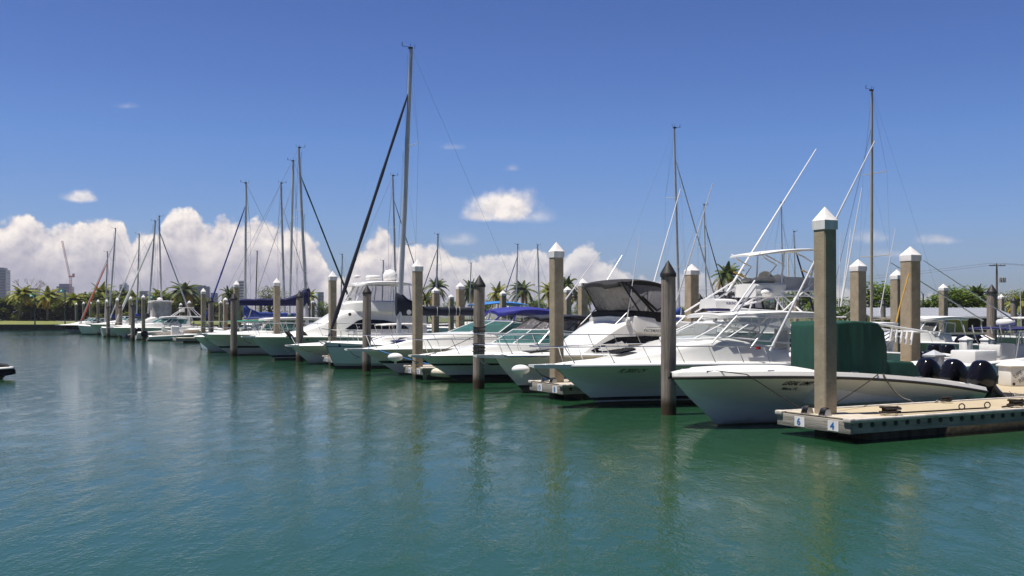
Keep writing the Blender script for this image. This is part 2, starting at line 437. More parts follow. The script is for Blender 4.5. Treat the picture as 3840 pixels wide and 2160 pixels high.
class House:
    """rounded deckhouse, tarp or canopy from cross-sections (x, zb, zt, wb, wt, r)"""
    def __init__(s, st): s.st = st
    def ring(s, x, zb, zt, wb, wt, r, crown=.04):
        r = min(r, (zt-zb)*.95, wt*.9); P = [(-wb, zb)]
        for i in range(4):
            a = pi - pi/2*i/3; P.append((-wt+r+r*cos(a), zt-r+r*sin(a)))
        P.append((0, zt+crown*wt))
        for i in range(4):
            a = pi/2 - pi/2*i/3; P.append((wt-r+r*cos(a), zt-r+r*sin(a)))
        P.append((wb, zb))
        return [(x, y, z) for y, z in P]
    def at(s, x):
        st = s.st
        for a, b in zip(st, st[1:]):
            if a[0] <= x <= b[0]:
                t = (x-a[0])/max(1e-6, b[0]-a[0]); return [lerp(p, q, t) for p, q in zip(a, b)]
        return list(st[0] if x < st[0][0] else st[-1])
    def y(s, x, z):
        _, zb, zt, wb, wt, r = s.at(x); return lerp(wb, wt, min(1, max(0, (z-zb)/max(.01, zt-zb))))
    def build(s, name, mat, root, crown=.04, sub=3, wob=0., freq=2.):
        st = []
        for a, b in zip(s.st, s.st[1:]):
            st += [[lerp(p, q, i/sub) for p, q in zip(a, b)] for i in range(sub)]
        st.append(s.st[-1])
        R = [s.ring(*q, crown) for q in st]
        if wob:
            R = [[tuple(Vector(p)+Vector((0, 1 if p[1] > 0 else -1, .6))*wob*(mnoise.noise(Vector(p)*freq)+.6*mnoise.noise(Vector((p[0]*5, p[1], p[2]*1.5))))) for p in r] for r in R]
        return MB().loft(R).build(name, mat, root, smooth=42)
    def panel(s, poly, name, mat, root, both=True, off=.012, th=.02, parent=None):
        out = None
        for sg in ((-1, 1) if both else (-1,)):
            # subdivide the outline so that it hugs the side
            P = []
            for a, b in zip(poly, poly[1:]+poly[:1]):
                for i in range(3): P.append((lerp(a[0], b[0], i/3), lerp(a[1], b[1], i/3)))
            n = len(P)
            vo = [(x, sg*(s.y(x, z)+off), z) for x, z in P]; vi = [(x, sg*(s.y(x, z)+off-th), z) for x, z in P]
            c = (sum(p[0] for p in P)/n, sum(p[1] for p in P)/n)
            m = MB(); vs = vo+vi+[(c[0], sg*(s.y(*c)+off), c[1]), (c[0], sg*(s.y(*c)+off-th), c[1])]
            fs = [(i, (i+1) % n, 2*n) for i in range(n)]+[((i+1) % n+n, i+n, 2*n+1) for i in range(n)]+[(i, i+n, (i+1) % n+n, (i+1) % n) for i in range(n)]
            m.add(vs, fs); out = m.build(name, mat, root)
        return out
def U(x0, x1, x2, w, z0, z1=None, z2=None, w2=None, nose=.18):
    """plan outline of a windscreen: aft port, corner, front, corner, aft"""
    z1 = z0 if z1 is None else z1; z2 = z1 if z2 is None else z2; w2 = w if w2 is None else w2
    return [(x2, -w2, z2), (lerp(x1, x2, .5), -lerp(w, w2, .6), lerp(z1, z2, .5)), (x1, -w, z1), (lerp(x0, x1, .3), -w*.62, lerp(z0, z1, .3)), (x0-nose, 0, z0), (lerp(x0, x1, .3), w*.62, lerp(z0, z1, .3)), (x1, w, z1), (lerp(x1, x2, .5), lerp(w, w2, .6), lerp(z1, z2, .5)), (x2, w2, z2)]
def screen(root, base, top, glass, frame, name='windshield', r=.022, ribs=None, fname='frame'):
    g = MB(); n = len(base); g.loft([base, top], closed=False)
    o = g.build(name, glass, root, smooth=10)
    f = MB(); f.tube(top, r, 6); f.tube(base, r*.8, 6)
    for i in (range(n) if ribs is None else ribs): f.tube([base[i], top[i]], r*.9, 6)
    f.build(fname, frame, o)
    return o
def tubes(root, name, paths, r, mat, n=7):
    b = MB()
    for p in paths: b.tube(p, r, n)
    return b.build(name, mat, root)
def canopy(root, name, x0, x1, w, z0, z1, mat, th=.06, sag=.05, z2=None, crown=.12):
    """thin roof: x0..x1, edge height z0 at the front, z1 in the middle, z2 aft"""
    z2 = z0 if z2 is None else z2; R = []
    N = 10
    for i in range(N+1):
        t = i/N; x = lerp(x0, x1, t); e = min(1, .55+.45*sin(pi*min(1, min(t, 1-t)*5)/2))
        zc = z0*(1-t)**2+2*t*(1-t)*(2*z1-.5*(z0+z2))+z2*t*t
        ww = w*e
        top = [(x, ww*sin(pi/2*k/6), zc+crown*(cos(pi/2*abs(k)/6)**1-.5)) for k in range(-6, 7)]
        R.append(top+[(x, p[1]*.985, p[2]-th) for p in reversed(top)])
    return MB().loft(R).build(name, mat, root, smooth=50)
def outboard(root, x, y, z, sc=1., tilt=0., cowl='black gloss', leg='dark metal'):
    """outboard motor hung on the transom at (x,y,z); tilt in degrees swings the leg up aft"""
    M = Matrix.Translation((x, y, z)) @ Matrix.Rotation(-radians(tilt), 4, 'Y') @ Matrix.Scale(sc, 4)
    tf = lambda b: setattr(b, 'v', [tuple(M @ Vector(p)) for p in b.v])
    m = MB(); m.box((.0, 0, .02), (.16, .26, .34))
    R = []
    for zz, l0, l1, w in ((.1, .02, .40, .13), (-.3, .06, .36, .085), (-.75, .10, .36, .07), (-1.0, .02, .42, .03), (-1.25, .2, .34, .015)):
        R.append([(lerp(l0, l1, .5)+(l1-l0)/2*cos(a), w*sin(a), zz) for a in [2*pi*j/12 for j in range(12)]])
    m.loft(R); m.lathe([(.01, -.3), (.085, -.12), (.085, .15), (.05, .28)], (.22, 0, -1.0), 10, M=Matrix.Rotation(pi/2, 4, 'Y'))
    m.box((.25, 0, -.73), (.46, .26, .03))
    tf(m); mo = m.build('outboard_motor', leg, root, smooth=40)
    c = MB(); R = []
    for zz, l0, l1, w in ((.06, -.06, .44, .19), (.10, -.16, .56, .235), (.30, -.20, .66, .26), (.58, -.19, .68, .26), (.74, -.14, .64, .235), (.83, -.04, .56, .19), (.87, .10, .44, .12)):
        R.append([(lerp(l0, l1, .5)+(l1-l0)/2*abs(cos(a))**.55*(1 if cos(a) > 0 else -1), w*abs(sin(a))**.55*(1 if sin(a) > 0 else -1), zz) for a in [2*pi*j/20 for j in range(20)]])
    c.loft(R); tf(c); co = c.build('cowling', cowl, mo, smooth=38)
    bd = MB(); bd.loft([[(lerp(l0, l1, .5)+(l1-l0)/2*abs(cos(a))**.55*(1 if cos(a) > 0 else -1), w*abs(sin(a))**.55*(1 if sin(a) > 0 else -1), zz) for a in [2*pi*j/20 for j in range(20)]] for zz, l0, l1, w in ((.13, -.185, .60, .252), (.19, -.195, .625, .259))]); tf(bd); bd.build('cowl_band', 'dark metal', mo)
    p = MB()
    for k in range(3):
        Mk = Matrix.Rotation(2*pi*k/3, 4, 'X')
        pr = [Mk @ Vector(q) for q in ((.0, .02, .03), (.05, .09, .12), (.02, .06, .2), (-.03, -.05, .18), (-.03, -.05, .06))]
        p.add([q+Vector((.55, 0, -1.)) for q in pr]+[q+Vector((.56, 0, -1.)) for q in pr], [(0, 1, 2, 3, 4), (9, 8, 7, 6, 5)]+[(i, i+5, (i+1) % 5+5, (i+1) % 5) for i in range(5)])
    p.lathe([(.04, 0), (.03, .14)], (.5, 0, -1.), 8, M=Matrix.Rotation(pi/2, 4, 'Y'))
    tf(p); p.build('propeller', leg, mo)
    return mo
def anchor(root, x, z, sc=1., mat='anchor steel'):
    b = MB(); b.tube([(x-.05*sc, 0, z+.02), (x+.15*sc, 0, z-.16*sc), (x+.42*sc, 0, z-.26*sc)], .025*sc, 6)
    b.add([(x+.42*sc, -.16*sc, z-.24*sc), (x+.1*sc, 0, z-.34*sc), (x+.42*sc, .16*sc, z-.24*sc), (x+.46*sc, 0, z-.29*sc)], [(0, 1, 3), (1, 2, 3), (0, 3, 2), (0, 2, 1)])
    return b.build('anchor', mat, root)
def pulpit(root, H, l=.7, w=.22, mat='gel white'):
    z = H.zb
    b = MB(); R = []
    for x, ww, th in ((-l, .04, .04), (-l+.06, w*.7, .07), (-l*.4, w, .09), (.1, w*1.5, .11), (.7, w*1.7, .1)):
        R.append([(x, -ww, z-th+.03), (x, -ww*1.02, z+.045), (x, ww*1.02, z+.045), (x, ww, z-th+.03)])
    return b.loft(R).build('bow_pulpit', mat, root, smooth=40)
def ring_pts(c, r, n=16, ax='z'):
    return [(c[0]+r*cos(2*pi*i/n), c[1]+r*sin(2*pi*i/n), c[2]) for i in range(n+1)]
# ---------------------------------------------------------------- the boats of the front row
def boat(name, label, s, t, cat='boat', group='boats moored bow out along the row', rot=0.):
    r = thing(name, label, cat, W(s, t), ANG+rot, group)
    r['_s'] = s; r['_t'] = t
    return r
def loc_on(r, px, py, dy=0.):
    """point of the boat's own length plane (shifted dy across) that the picture shows at px, py"""
    t, z = on_plane(px, py, r['_s']+dy); k = -1 if abs(r.rotation_euler.z-ANG) > 1 else 1
    return (k*(t-r['_t']), k*dy, z)
# --- open console boat with the green cover
r = boat('console_boat', 'open white fishing boat nearest the camera, bow in front, under a tall green canvas cover', 2.9, -1.95, 'motor boat')
H = Hull(9.2, 3.0, 1.19, 1.17, .63, 1.38, flare=1.2, full=.52, tr=.5, bcm=.60).build(r, 'hull white plain', 'deck white', open_=(3.4, 8.6), gun=.3, floor=.5, rub='black rubber', rr=.035, lip=.115)
fb = MB()
for sg in (-1, 1):
    fb.tube([(x, sg*(H.hb(x/H.L)*.62), H.sheer(x/H.L)+.13) for x in (.9, 1.4, 2., 2.7, 3.3)], .045, 8)
fb.build('bow_coaming', 'deck white', r)
for x in (.75, 2.1, 4.4, 6.6, 8.5):
    u = x/H.L
    for sg in (-1, 1):
        cl = MB(); c = Vector((x, sg*(H.hb(u)-.1), H.sheer(u)+.10)); cl.tube([c+Vector((-.1, 0, .03)), c+Vector((.1, 0, .03))], .013, 6); cl.tube([c+Vector((-.04, 0, -.02)), c+Vector((-.04, 0, .03))], .012, 6); cl.tube([c+Vector((.04, 0, -.02)), c+Vector((.04, 0, .03))], .012, 6); cl.build('cleat', 'steel', r)
tp = House([(4.36, .6, 2.36, .74, .74, .05), (4.42, .6, 2.47, .78, .78, .06), (4.9, .6, 2.49, .81, .80, .05), (5.5, .6, 2.47, .82, .81, .05), (5.84, .6, 2.43, .82, .80, .04), (6.06, .6, 2.24, .81, .79, .04), (6.16, .6, 1.9, .80, .78, .04), (6.2, .6, 1.3, .78, .75, .04)])
tp.build('console_cover', 'green canvas', r, sub=5, wob=.04, freq=2.3, crown=.02)
t2 = House([(6.22, .55, 1.45, .70, .66, .06), (6.7, .55, 1.46, .72, .68, .06), (7.25, .55, 1.42, .72, .68, .06), (7.42, .55, 1.3, .71, .66, .06), (7.58, .55, 1.08, .7, .62, .06)])
t2.build('seat_cover', 'green canvas', r, sub=4, wob=.03, freq=2., crown=.02)
# rod rack behind the covered top
hp = lambda px, py, dy=-.5: loc_on(r, px, py, dy)
a0, a1 = hp(3283, 1215), hp(3478, 1245)
rk = MB()
for dy in (-.55, .55): rk.tube([(a0[0], dy, a0[2]), (a1[0], dy*.9, a1[2])], .03, 8)
rk.tube([(a1[0], -.5, a1[2]), (a1[0], .5, a1[2])], .03, 8); rk.tube([(a0[0]+.5, -.55, a0[2]-.3), (a1[0]-.8, -.55, a1[2]-.12)], .02, 6); rk.tube([(a0[0]+.5, -.55, a0[2]-.3), (a0[0]+.1, -.55, a0[2]-.5)], .02, 6)
ro = rk.build('rod_rack', 'white tube', r)
for i in range(5):
    x = lerp(a0[0]+.45, a1[0]-.7, i/4); zz = lerp(a0[2], a1[2], (x-a0[0])/(a1[0]-a0[0]))
    MB().tube([(x-.05, -.6, zz-.40), (x+.07, -.56, zz-.08)], .032, 8).build('rod_holder', 'white tube', ro)
for i, y in enumerate((-.88, 0, .88)):
    outboard(r, 9.86, y, .52, .97, 56)
H.letter('LEGAL LIMIT II', 2.52, .99, .135, 'ink dark', r, slope=.03, shear=.35, bold=.005)
H.letter('Miami, FL', 2.62, .86, .10, 'ink dark', r, slope=.03, shear=.2, bold=.002)
H.letter('SEA', 8.55, .42, .12, 'ink dark', r, slope=.04, bold=.002)
H.letter('VEE', 8.80, .31, .12, 'ink dark', r, slope=.04, bold=.002)
# --- express fishing boat with tower
r = boat('express_boat', 'white express fishing boat with tall tube tower and sunshade behind the foremost wooden piling', 8.7, -1.75, 'motor boat')
H = Hull(11.6, 3.5, 1.20, 1.21, .95, 1.55, flare=1.2, full=.5, bcm=.78).build(r, 'hull white black bottom', 'deck white', open_=(7.6, 11.2), gun=.3, floor=.55, rub='grey plastic', rr=.04)
pulpit(r, H, .8, .24); anchor(r, -.55, 1.10, 1.)
rail(r, H, -.7, 7.4, .52, .1, 8, .25)
st = [(1.2, 1.2, 1.32, .42, .2, .05), (2.2, 1.2, 1.43, .95, .7, .12), (3.2, 1.2, 1.60, 1.3, 1.05, .16), (4.2, 1.2, 1.84, 1.45, 1.25, .2), (5.2, 1.2, 1.98, 1.5, 1.32, .2), (6.4, 1.15, 1.78, 1.52, 1.36, .15), (7.5, 1.1, 1.55, 1.55, 1.42, .12)]
hs = House(st); hs.build('cabin_trunk', 'gel white', r)
hat = MB(); hat.prism([(-.28, -.3), (.25, -.3), (.32, -.2), (.32, .2), (.25, .3), (-.28, .3), (-.34, .2), (-.34, -.2)], 0, .05, ax='z'); hat.v = [(v[0]+2.35, v[1], v[2]+1.56+v[0]*.18) for v in hat.v]; hat.build('deck_hatch', 'dark glass', r)
base = U(3.9, 5.2, 8.3, 1.36, 1.90, 1.98, 1.72); top = U(5.25, 6.1, 8.7, 1.28, 2.40, 2.40, 2.05)
screen(r, base, top, 'clear glass', 'white tube', r=.03)
b2 = [(x+.02, y*.99, z+.03) for x, y, z in top]; t2 = U(5.55, 6.2, 8.6, 1.26, 2.66, 2.66, 2.66)
screen(r, b2, t2, 'clear vinyl', 'white tube', 'side_curtain', r=.02)
canopy(r, 'hardtop', 5.3, 10.0, 1.42, 2.66, 2.76, 'white paint', th=.11, crown=.05)
gr = MB()
for sg in (-1, 1): gr.tube([(5.5, sg*1.4, 2.58), (9.9, sg*1.4, 2.58)], .025, 8)
gr.build('grab_rail', 'white tube', r)
# helm, seats inside
MB().box((6.6, .2, 1.75), (.7, 1.1, .5)).build('helm_console', 'gel white', r, bevel=.06)
hs2 = MB(); hs2.box((7.9, -.4, 1.5), (.6, .6, .12)); hs2.box((8.15, -.4, 1.85), (.12, .6, .7)); hs2.tube([(7.9, -.4, .6), (7.9, -.4, 1.5)], .07); hs2.build('helm_seat', 'gel white', r, bevel=.04)
lp = lambda px, py, dy=0.: loc_on(r, px, py, dy)
legs = []
for sg in (-1, 1):
    d = sg*1.3
    legs += [[(4.6, d, 1.80), (5.6, d*.97, 2.62)], [(6.0, d*1.08, 1.66), (7.0, d, 2.6)], [(7.6, d*1.1, 1.55), (9.15, d*.98, 2.62)], [(8.3, d*1.05, 1.6), (7.1, d, 2.6)]]
    legs += [[(5.5, d*.9, 2.74), (6.95, sg*.5, 3.72)], [(5.8, d*.8, 2.74), (6.98, sg*.5, 3.52)], [(7.4, d*.95, 2.74), (9.1, sg*.75, 3.66)], [(9.4, d*.95, 2.74), (9.25, sg*.8, 3.9)], [(8.2, d*.95, 2.74), (7.9, sg*.62, 3.32)], [(9.8, d*.9, 2.72), (8.7, sg*.7, 3.42)]]
    legs += [[(6.95, sg*.55, 3.42), (9.3, sg*.72, 3.42)], [(6.95, sg*.55, 3.24), (9.3, sg*.72, 3.26)]]
    legs += [[(6.2, sg*.45, 2.8), (6.3, sg*.45, 2.92), (7.2, sg*.45, 3.08), (7.75, sg*.45, 3.32)]]
    legs += [[(7.45, sg*.55, 3.9), (7.75, sg*.6, 4.22), (7.2, sg*.62, 4.44), (7.0, sg*.65, 4.6)], [(8.95, sg*.7, 3.42), (9.25, sg*.7, 4.3), (8.8, sg*.7, 4.5), (8.45, sg*.68, 4.62)], [(9.5, sg*.75, 3.8), (9.45, sg*.72, 4.68)], [(7.95, sg*.58, 3.6), (8.05, sg*.62, 4.62)]]
tubes(r, 'tower_frame', legs, .028, 'white tube')
canopy(r, 'sunshade', 6.75, 9.5, .85, 4.52, 4.72, 'white paint', th=.05, z2=4.78, crown=.04)
bx = House([(7.0, 3.22, 3.62, .5, .55, .06), (7.4, 3.2, 3.66, .62, .66, .08), (8.0, 3.2, 3.66, .62, .66, .08), (8.12, 3.24, 3.64, .58, .62, .06)]); bx.build('tower_helm_box', 'gel white', r)
cv = MB(); cv.ell((7.62, -.15, 3.76), (.42, .36, .12)); cv.ell((8.0, .2, 3.85), (.26, .22, .22)); cv.ell((7.3, .2, 3.74), (.25, .25, .1)); cv.build('canvas_bundle', 'cream cloth', r)
hl = MB()
for y in (-.3, .35): hl.ell((7.35+.25*(y > 0)*0, y*1.5-.15, 3.34), (.24, .16, .14))
hl.build('spotlight', 'white paint', r)
MB().box((8.75, -.55, 3.66), (1.3, .03, .40)).box((8.75, .68, 3.66), (1.3, .03, .40)).box((9.4, .06, 3.66), (.03, 1.2, .40)).build('bolster_pad', 'grey plastic', r)
MB().lathe([(.36, 0), (.40, .08), (.36, .26), (.22, .40), (.02, .45)], (8.45, .1, 3.52), 20).build('radar_dome', 'white paint', r, smooth=60)
rd = House([(5.5, 2.86, 3.14, .42, .38, .08), (6.15, 2.84, 3.14, .46, .4, .08), (6.35, 2.86, 3.12, .42, .38, .08)]); rdo = rd.build('radar_housing', 'white paint', r)
MB().box((5.9, 0, 2.81), (.55, .5, .08)).build('radar_base', 'ink navy', rdo)
lettering('FURUNO', .105, lambda a, c: (5.86+a*.9, -.455, 2.97+c), 'ink navy', rdo, bold=.004)
# outriggers
og = MB(); A = lp(2888, 1316, -1.5); B = lp(3281, 529, -1.5-1.6); og.tube([A, B], [.042, .018], 8); ogo = og.build('outrigger', 'white tube', r)
og = MB(); A = lp(2722, 1105, 1.3); B = lp(3061, 559, 1.3+1.6); og.tube([A, B], [.042, .018], 8); og.build('outrigger', 'white tube', r)
yl = MB()
for (p, q) in (((2752, 1021), (2795, 1042)), ((3008, 1013), (3046, 1031))):
    yl.tube([lp(*p, -1.2), lp(*q, -1.2)], .022, 6)
yl.build('outrigger_spreader', 'yellow paint', r)
MB().tube([(6.1, -1.62, 1.62), (6.1, -1.62, 1.70)], .08, 12).build('nav_light', 'red paint', r)
MB().ell((8.05, -1.2, 1.92), (.12, .06, .12)).build('speaker', 'orange buoy', r)
MB().tube([lp(3362, 1208, -1.2), lp(3375, 1150, -1.2)], .03, 6).tube([lp(3375, 1150, -1.2), lp(3409, 1026, -1.2)], .022, 6).build('deck_brush', 'yellow paint', r)
H.letter('FL 2033 CV', 1.75, .99, .15, 'ink dark', r, shear=.3, bold=.004)
# --- flybridge cruiser with black bimini
r = boat('flybridge_cruiser', 'white flybridge cruiser with a black enclosed bimini, behind the dock end numbered 10 and 8', 14.4, -.85, 'motor boat')
H = Hull(11.8, 3.5, 1.26, 1.24, 1.0, 1.15, flare=.7, full=.5).build(r, 'hull white dark boot', 'deck white', open_=(8.6, 11.4), gun=.28, floor=.5, rub='steel', rr=.03)
pulpit(r, H, .75, .2, 'gel white'); anchor(r, -.5, 1.14, .8)
rail(r, H, -.65, 5.8, .72, .1, 7, .3, mid=True)
st = [(2.85, 1.26, 1.36, 1.22, 1.16, .03), (3.6, 1.26, 1.84, 1.36, 1.24, .05), (4.2, 1.26, 2.2, 1.45, 1.30, .06), (4.8, 1.26, 2.50, 1.5, 1.36, .06), (5.4, 1.26, 2.48, 1.52, 1.40, .09), (6.6, 1.2, 2.42, 1.52, 1.40, .09), (7.6, 1.15, 2.36, 1.5, 1.38, .09)]
hs = House(st); hs.build('cabin_house', 'gel white', r)
hs.panel([(3.14, 1.43), (3.24, 1.36), (4.4, 1.38), (7.4, 1.44), (7.4, 1.84), (5.2, 1.92), (4.1, 1.88), (3.62, 1.68)], 'side_window', 'dark glass', r)
dh = MB(); dh.prism([(-.5, -.28), (.4, -.28), (.6, 0), (.4, .28), (-.5, .28)], 0, .04, ax='z'); dh.v = [(v[0]+1.6, v[1]-.3, v[2]+1.42+.25*v[0]*.3) for v in dh.v]; dh.build('deck_hatch', 'dark glass', r)
fy = House([(4.62, 2.36, 2.56, 1.28, 1.25, .04), (4.85, 2.06, 2.62, 1.46, 1.40, .04), (5.6, 1.99, 2.56, 1.56, 1.46, .05), (6.8, 1.97, 2.42, 1.58, 1.48, .05), (8.3, 1.97, 2.34, 1.54, 1.46, .05)])
fy.build('flybridge', 'gel white', r)
bd = House([(4.70, 2.56, 2.74, 1.26, 1.22, .03), (4.9, 2.56, 2.80, 1.38, 1.34, .03), (5.8, 2.40, 2.76, 1.49, 1.44, .03), (6.5, 2.34, 2.71, 1.49, 1.44, .03)]); bd.build('flybridge_apron', 'black canvas', r)
base = U(4.85, 5.05, 6.5, 1.36, 2.76, 2.78, 2.68, nose=.1); top = U(4.2, 4.35, 6.4, 1.26, 3.72, 3.80, 3.66, nose=.1)
sc_ = screen(r, base, top, 'dim vinyl', 'black canvas', 'bimini_curtain', r=.035, ribs=(0, 2, 6, 8))
for pth in ([(4.6, -1.30, 3.76), (5.6, -1.43, 2.76)], [(5.15, -1.36, 3.3), (5.75, -1.43, 2.82), (6.45, -1.38, 3.15)]): MB().tube(pth, .05, 6).build('curtain_binding', 'black canvas', sc_)
canopy(r, 'bimini_top', 4.02, 6.6, 1.29, 3.74, 3.90, 'black canvas', th=.13, z2=3.62, crown=.10)
tubes(r, 'bimini_frame', [[(4.0, -1.2, 2.2), (5.8, -1.2, 3.7)], [(5.5, -1.25, 2.7), (5.5, -1.2, 3.8)], [(4.2, 1.2, 2.3), (5.8, 1.2, 3.7)]], .018, 'steel')
lp = lambda px, py, dy=0.: loc_on(r, px, py, dy)
for p, q, dy in (((2415, 1190), (2552, 708), 1.2), ((2518, 1192), (2673, 689), -1.45)):
    A = lp(*p, dy); B = lp(*q, dy*2.); MB().tube([A, B], [.035, .014], 7).build('outrigger', 'white tube', r)
A = lp(2352, 1196, -1.3); MB().tube([A, (A[0]+.5, -1.35, 5.5)], [.02, .008], 6).build('antenna', 'white tube', r)
MB().box((A[0], -1.34, A[2]-.1), (.14, .08, .2)).build('antenna_mount', 'white paint', r, bevel=.02)
tubes(r, 'hand_rail', [[(5.2, -1.55, 2.22), (7.3, -1.6, 2.2)], [(5.2, -1.5, 2.15), (5.2, -1.55, 2.22)], [(7.3, -1.52, 2.12), (7.3, -1.6, 2.2)]], .014, 'steel')
lettering('PACEMAKER', .15, lambda a, c: (5.05+a, -(hs.y(5.05+a, 2.0)+.20), 2.06+c-.03*a), 'ink grey', r, bold=.003)
# --- cruiser with grey camper top
r = boat('cabin_cruiser', 'cruiser with smoky camper curtains and teal windscreen, right of the blue topped cruiser', 20.2, -1.2, 'motor boat')
H = Hull(10.4, 3.5, 1.06, 1.08, .9, 1.7, flare=.8, full=.5).build(r, 'hull white two stripe', 'deck white', open_=(6.6, 10.1), gun=.28, floor=.45, rub='black rubber', rr=.022)
pulpit(r, H, .45, .2); anchor(r, -.35, .98, .7)
rail(r, H, -.45, 6.0, .62, .1, 8, .28, mid=False)
hs = House([(1., 1.05, 1.16, .35, .2, .04), (2.0, 1.05, 1.36, .9, .7, .1), (3.2, 1.05, 1.50, 1.3, 1.1, .14), (4.4, 1.05, 1.54, 1.45, 1.3, .14), (6.4, 1.0, 1.40, 1.5, 1.4, .1)]); hs.build('cabin_trunk', 'gel white', r)
base = U(3.3, 4.6, 6.9, 1.32, 1.50, 1.52, 1.45); top = U(4.3, 5.2, 7.3, 1.25, 2.06, 2.06, 1.9)
screen(r, base, top, 'teal glass', 'white tube', r=.028)
b2 = [(x+.02, y*.99, z+.02) for x, y, z in top]; t2 = U(5.15, 5.6, 7.9, 1.15, 2.52, 2.55, 2.40)
screen(r, b2, t2, 'smoky vinyl', 'black canvas', 'camper_curtain', r=.03)
canopy(r, 'camper_top', 5.0, 8.2, 1.24, 2.56, 2.64, 'navy canvas', th=.06, z2=2.42, crown=.08)
H.letter('FL 0793 KM', 3.0, .90, .12, 'ink dark', r, shear=.15)
# --- cruiser with royal blue bimini
r = boat('bimini_cruiser', 'long white cruiser with royal blue bimini, bow left of the dock numbered 14 and 12', 26.0, -1.55, 'motor boat')
H = Hull(12.4, 3.8, 1.14, 1.18, 1.0, 1.75, flare=.8, full=.5).build(r, 'hull white mid stripe', 'deck white', open_=(8., 12.), gun=.3, floor=.5, rub='grey plastic', rr=.025)
pulpit(r, H, .8, .24); anchor(r, -.5, 1.04, .9)
rail(r, H, -.6, 7.2, .62, .1, 9, .3, mid=False)
hs = House([(.9, 1.1, 1.26, .4, .25, .05), (2.0, 1.1, 1.55, 1.0, .75, .15), (3.4, 1.1, 1.80, 1.45, 1.2, .2), (4.8, 1.1, 1.88, 1.6, 1.4, .18), (8.0, 1.05, 1.62, 1.65, 1.5, .12)]); hs.build('cabin_trunk', 'gel white', r)
dh = MB().ell((1.75, -.15, 1.50), (.5, .34, .06)); dh.build('deck_hatch', 'deep blue canvas', r)
base = U(4.2, 6.0, 8.6, 1.45, 1.84, 1.84, 1.66); top = U(5.8, 6.8, 9.0, 1.36, 2.40, 2.36, 2.1)
screen(r, base, top, 'teal glass', 'white tube', r=.028)
b2 = [(x+.02, y*.99, z+.02) for x, y, z in top]; t2 = U(6.5, 7.0, 9.6, 1.3, 2.82, 2.84, 2.6)
screen(r, b2, t2, 'clear vinyl', 'royal blue canvas', 'bimini_curtain', r=.045)
canopy(r, 'bimini_top', 6.3, 9.9, 1.42, 2.80, 2.98, 'royal blue canvas', th=.14, z2=2.62, crown=.16)
H.letter('FL 7519 HM', 4.3, .96, .15, 'ink navy', r, shear=.1)
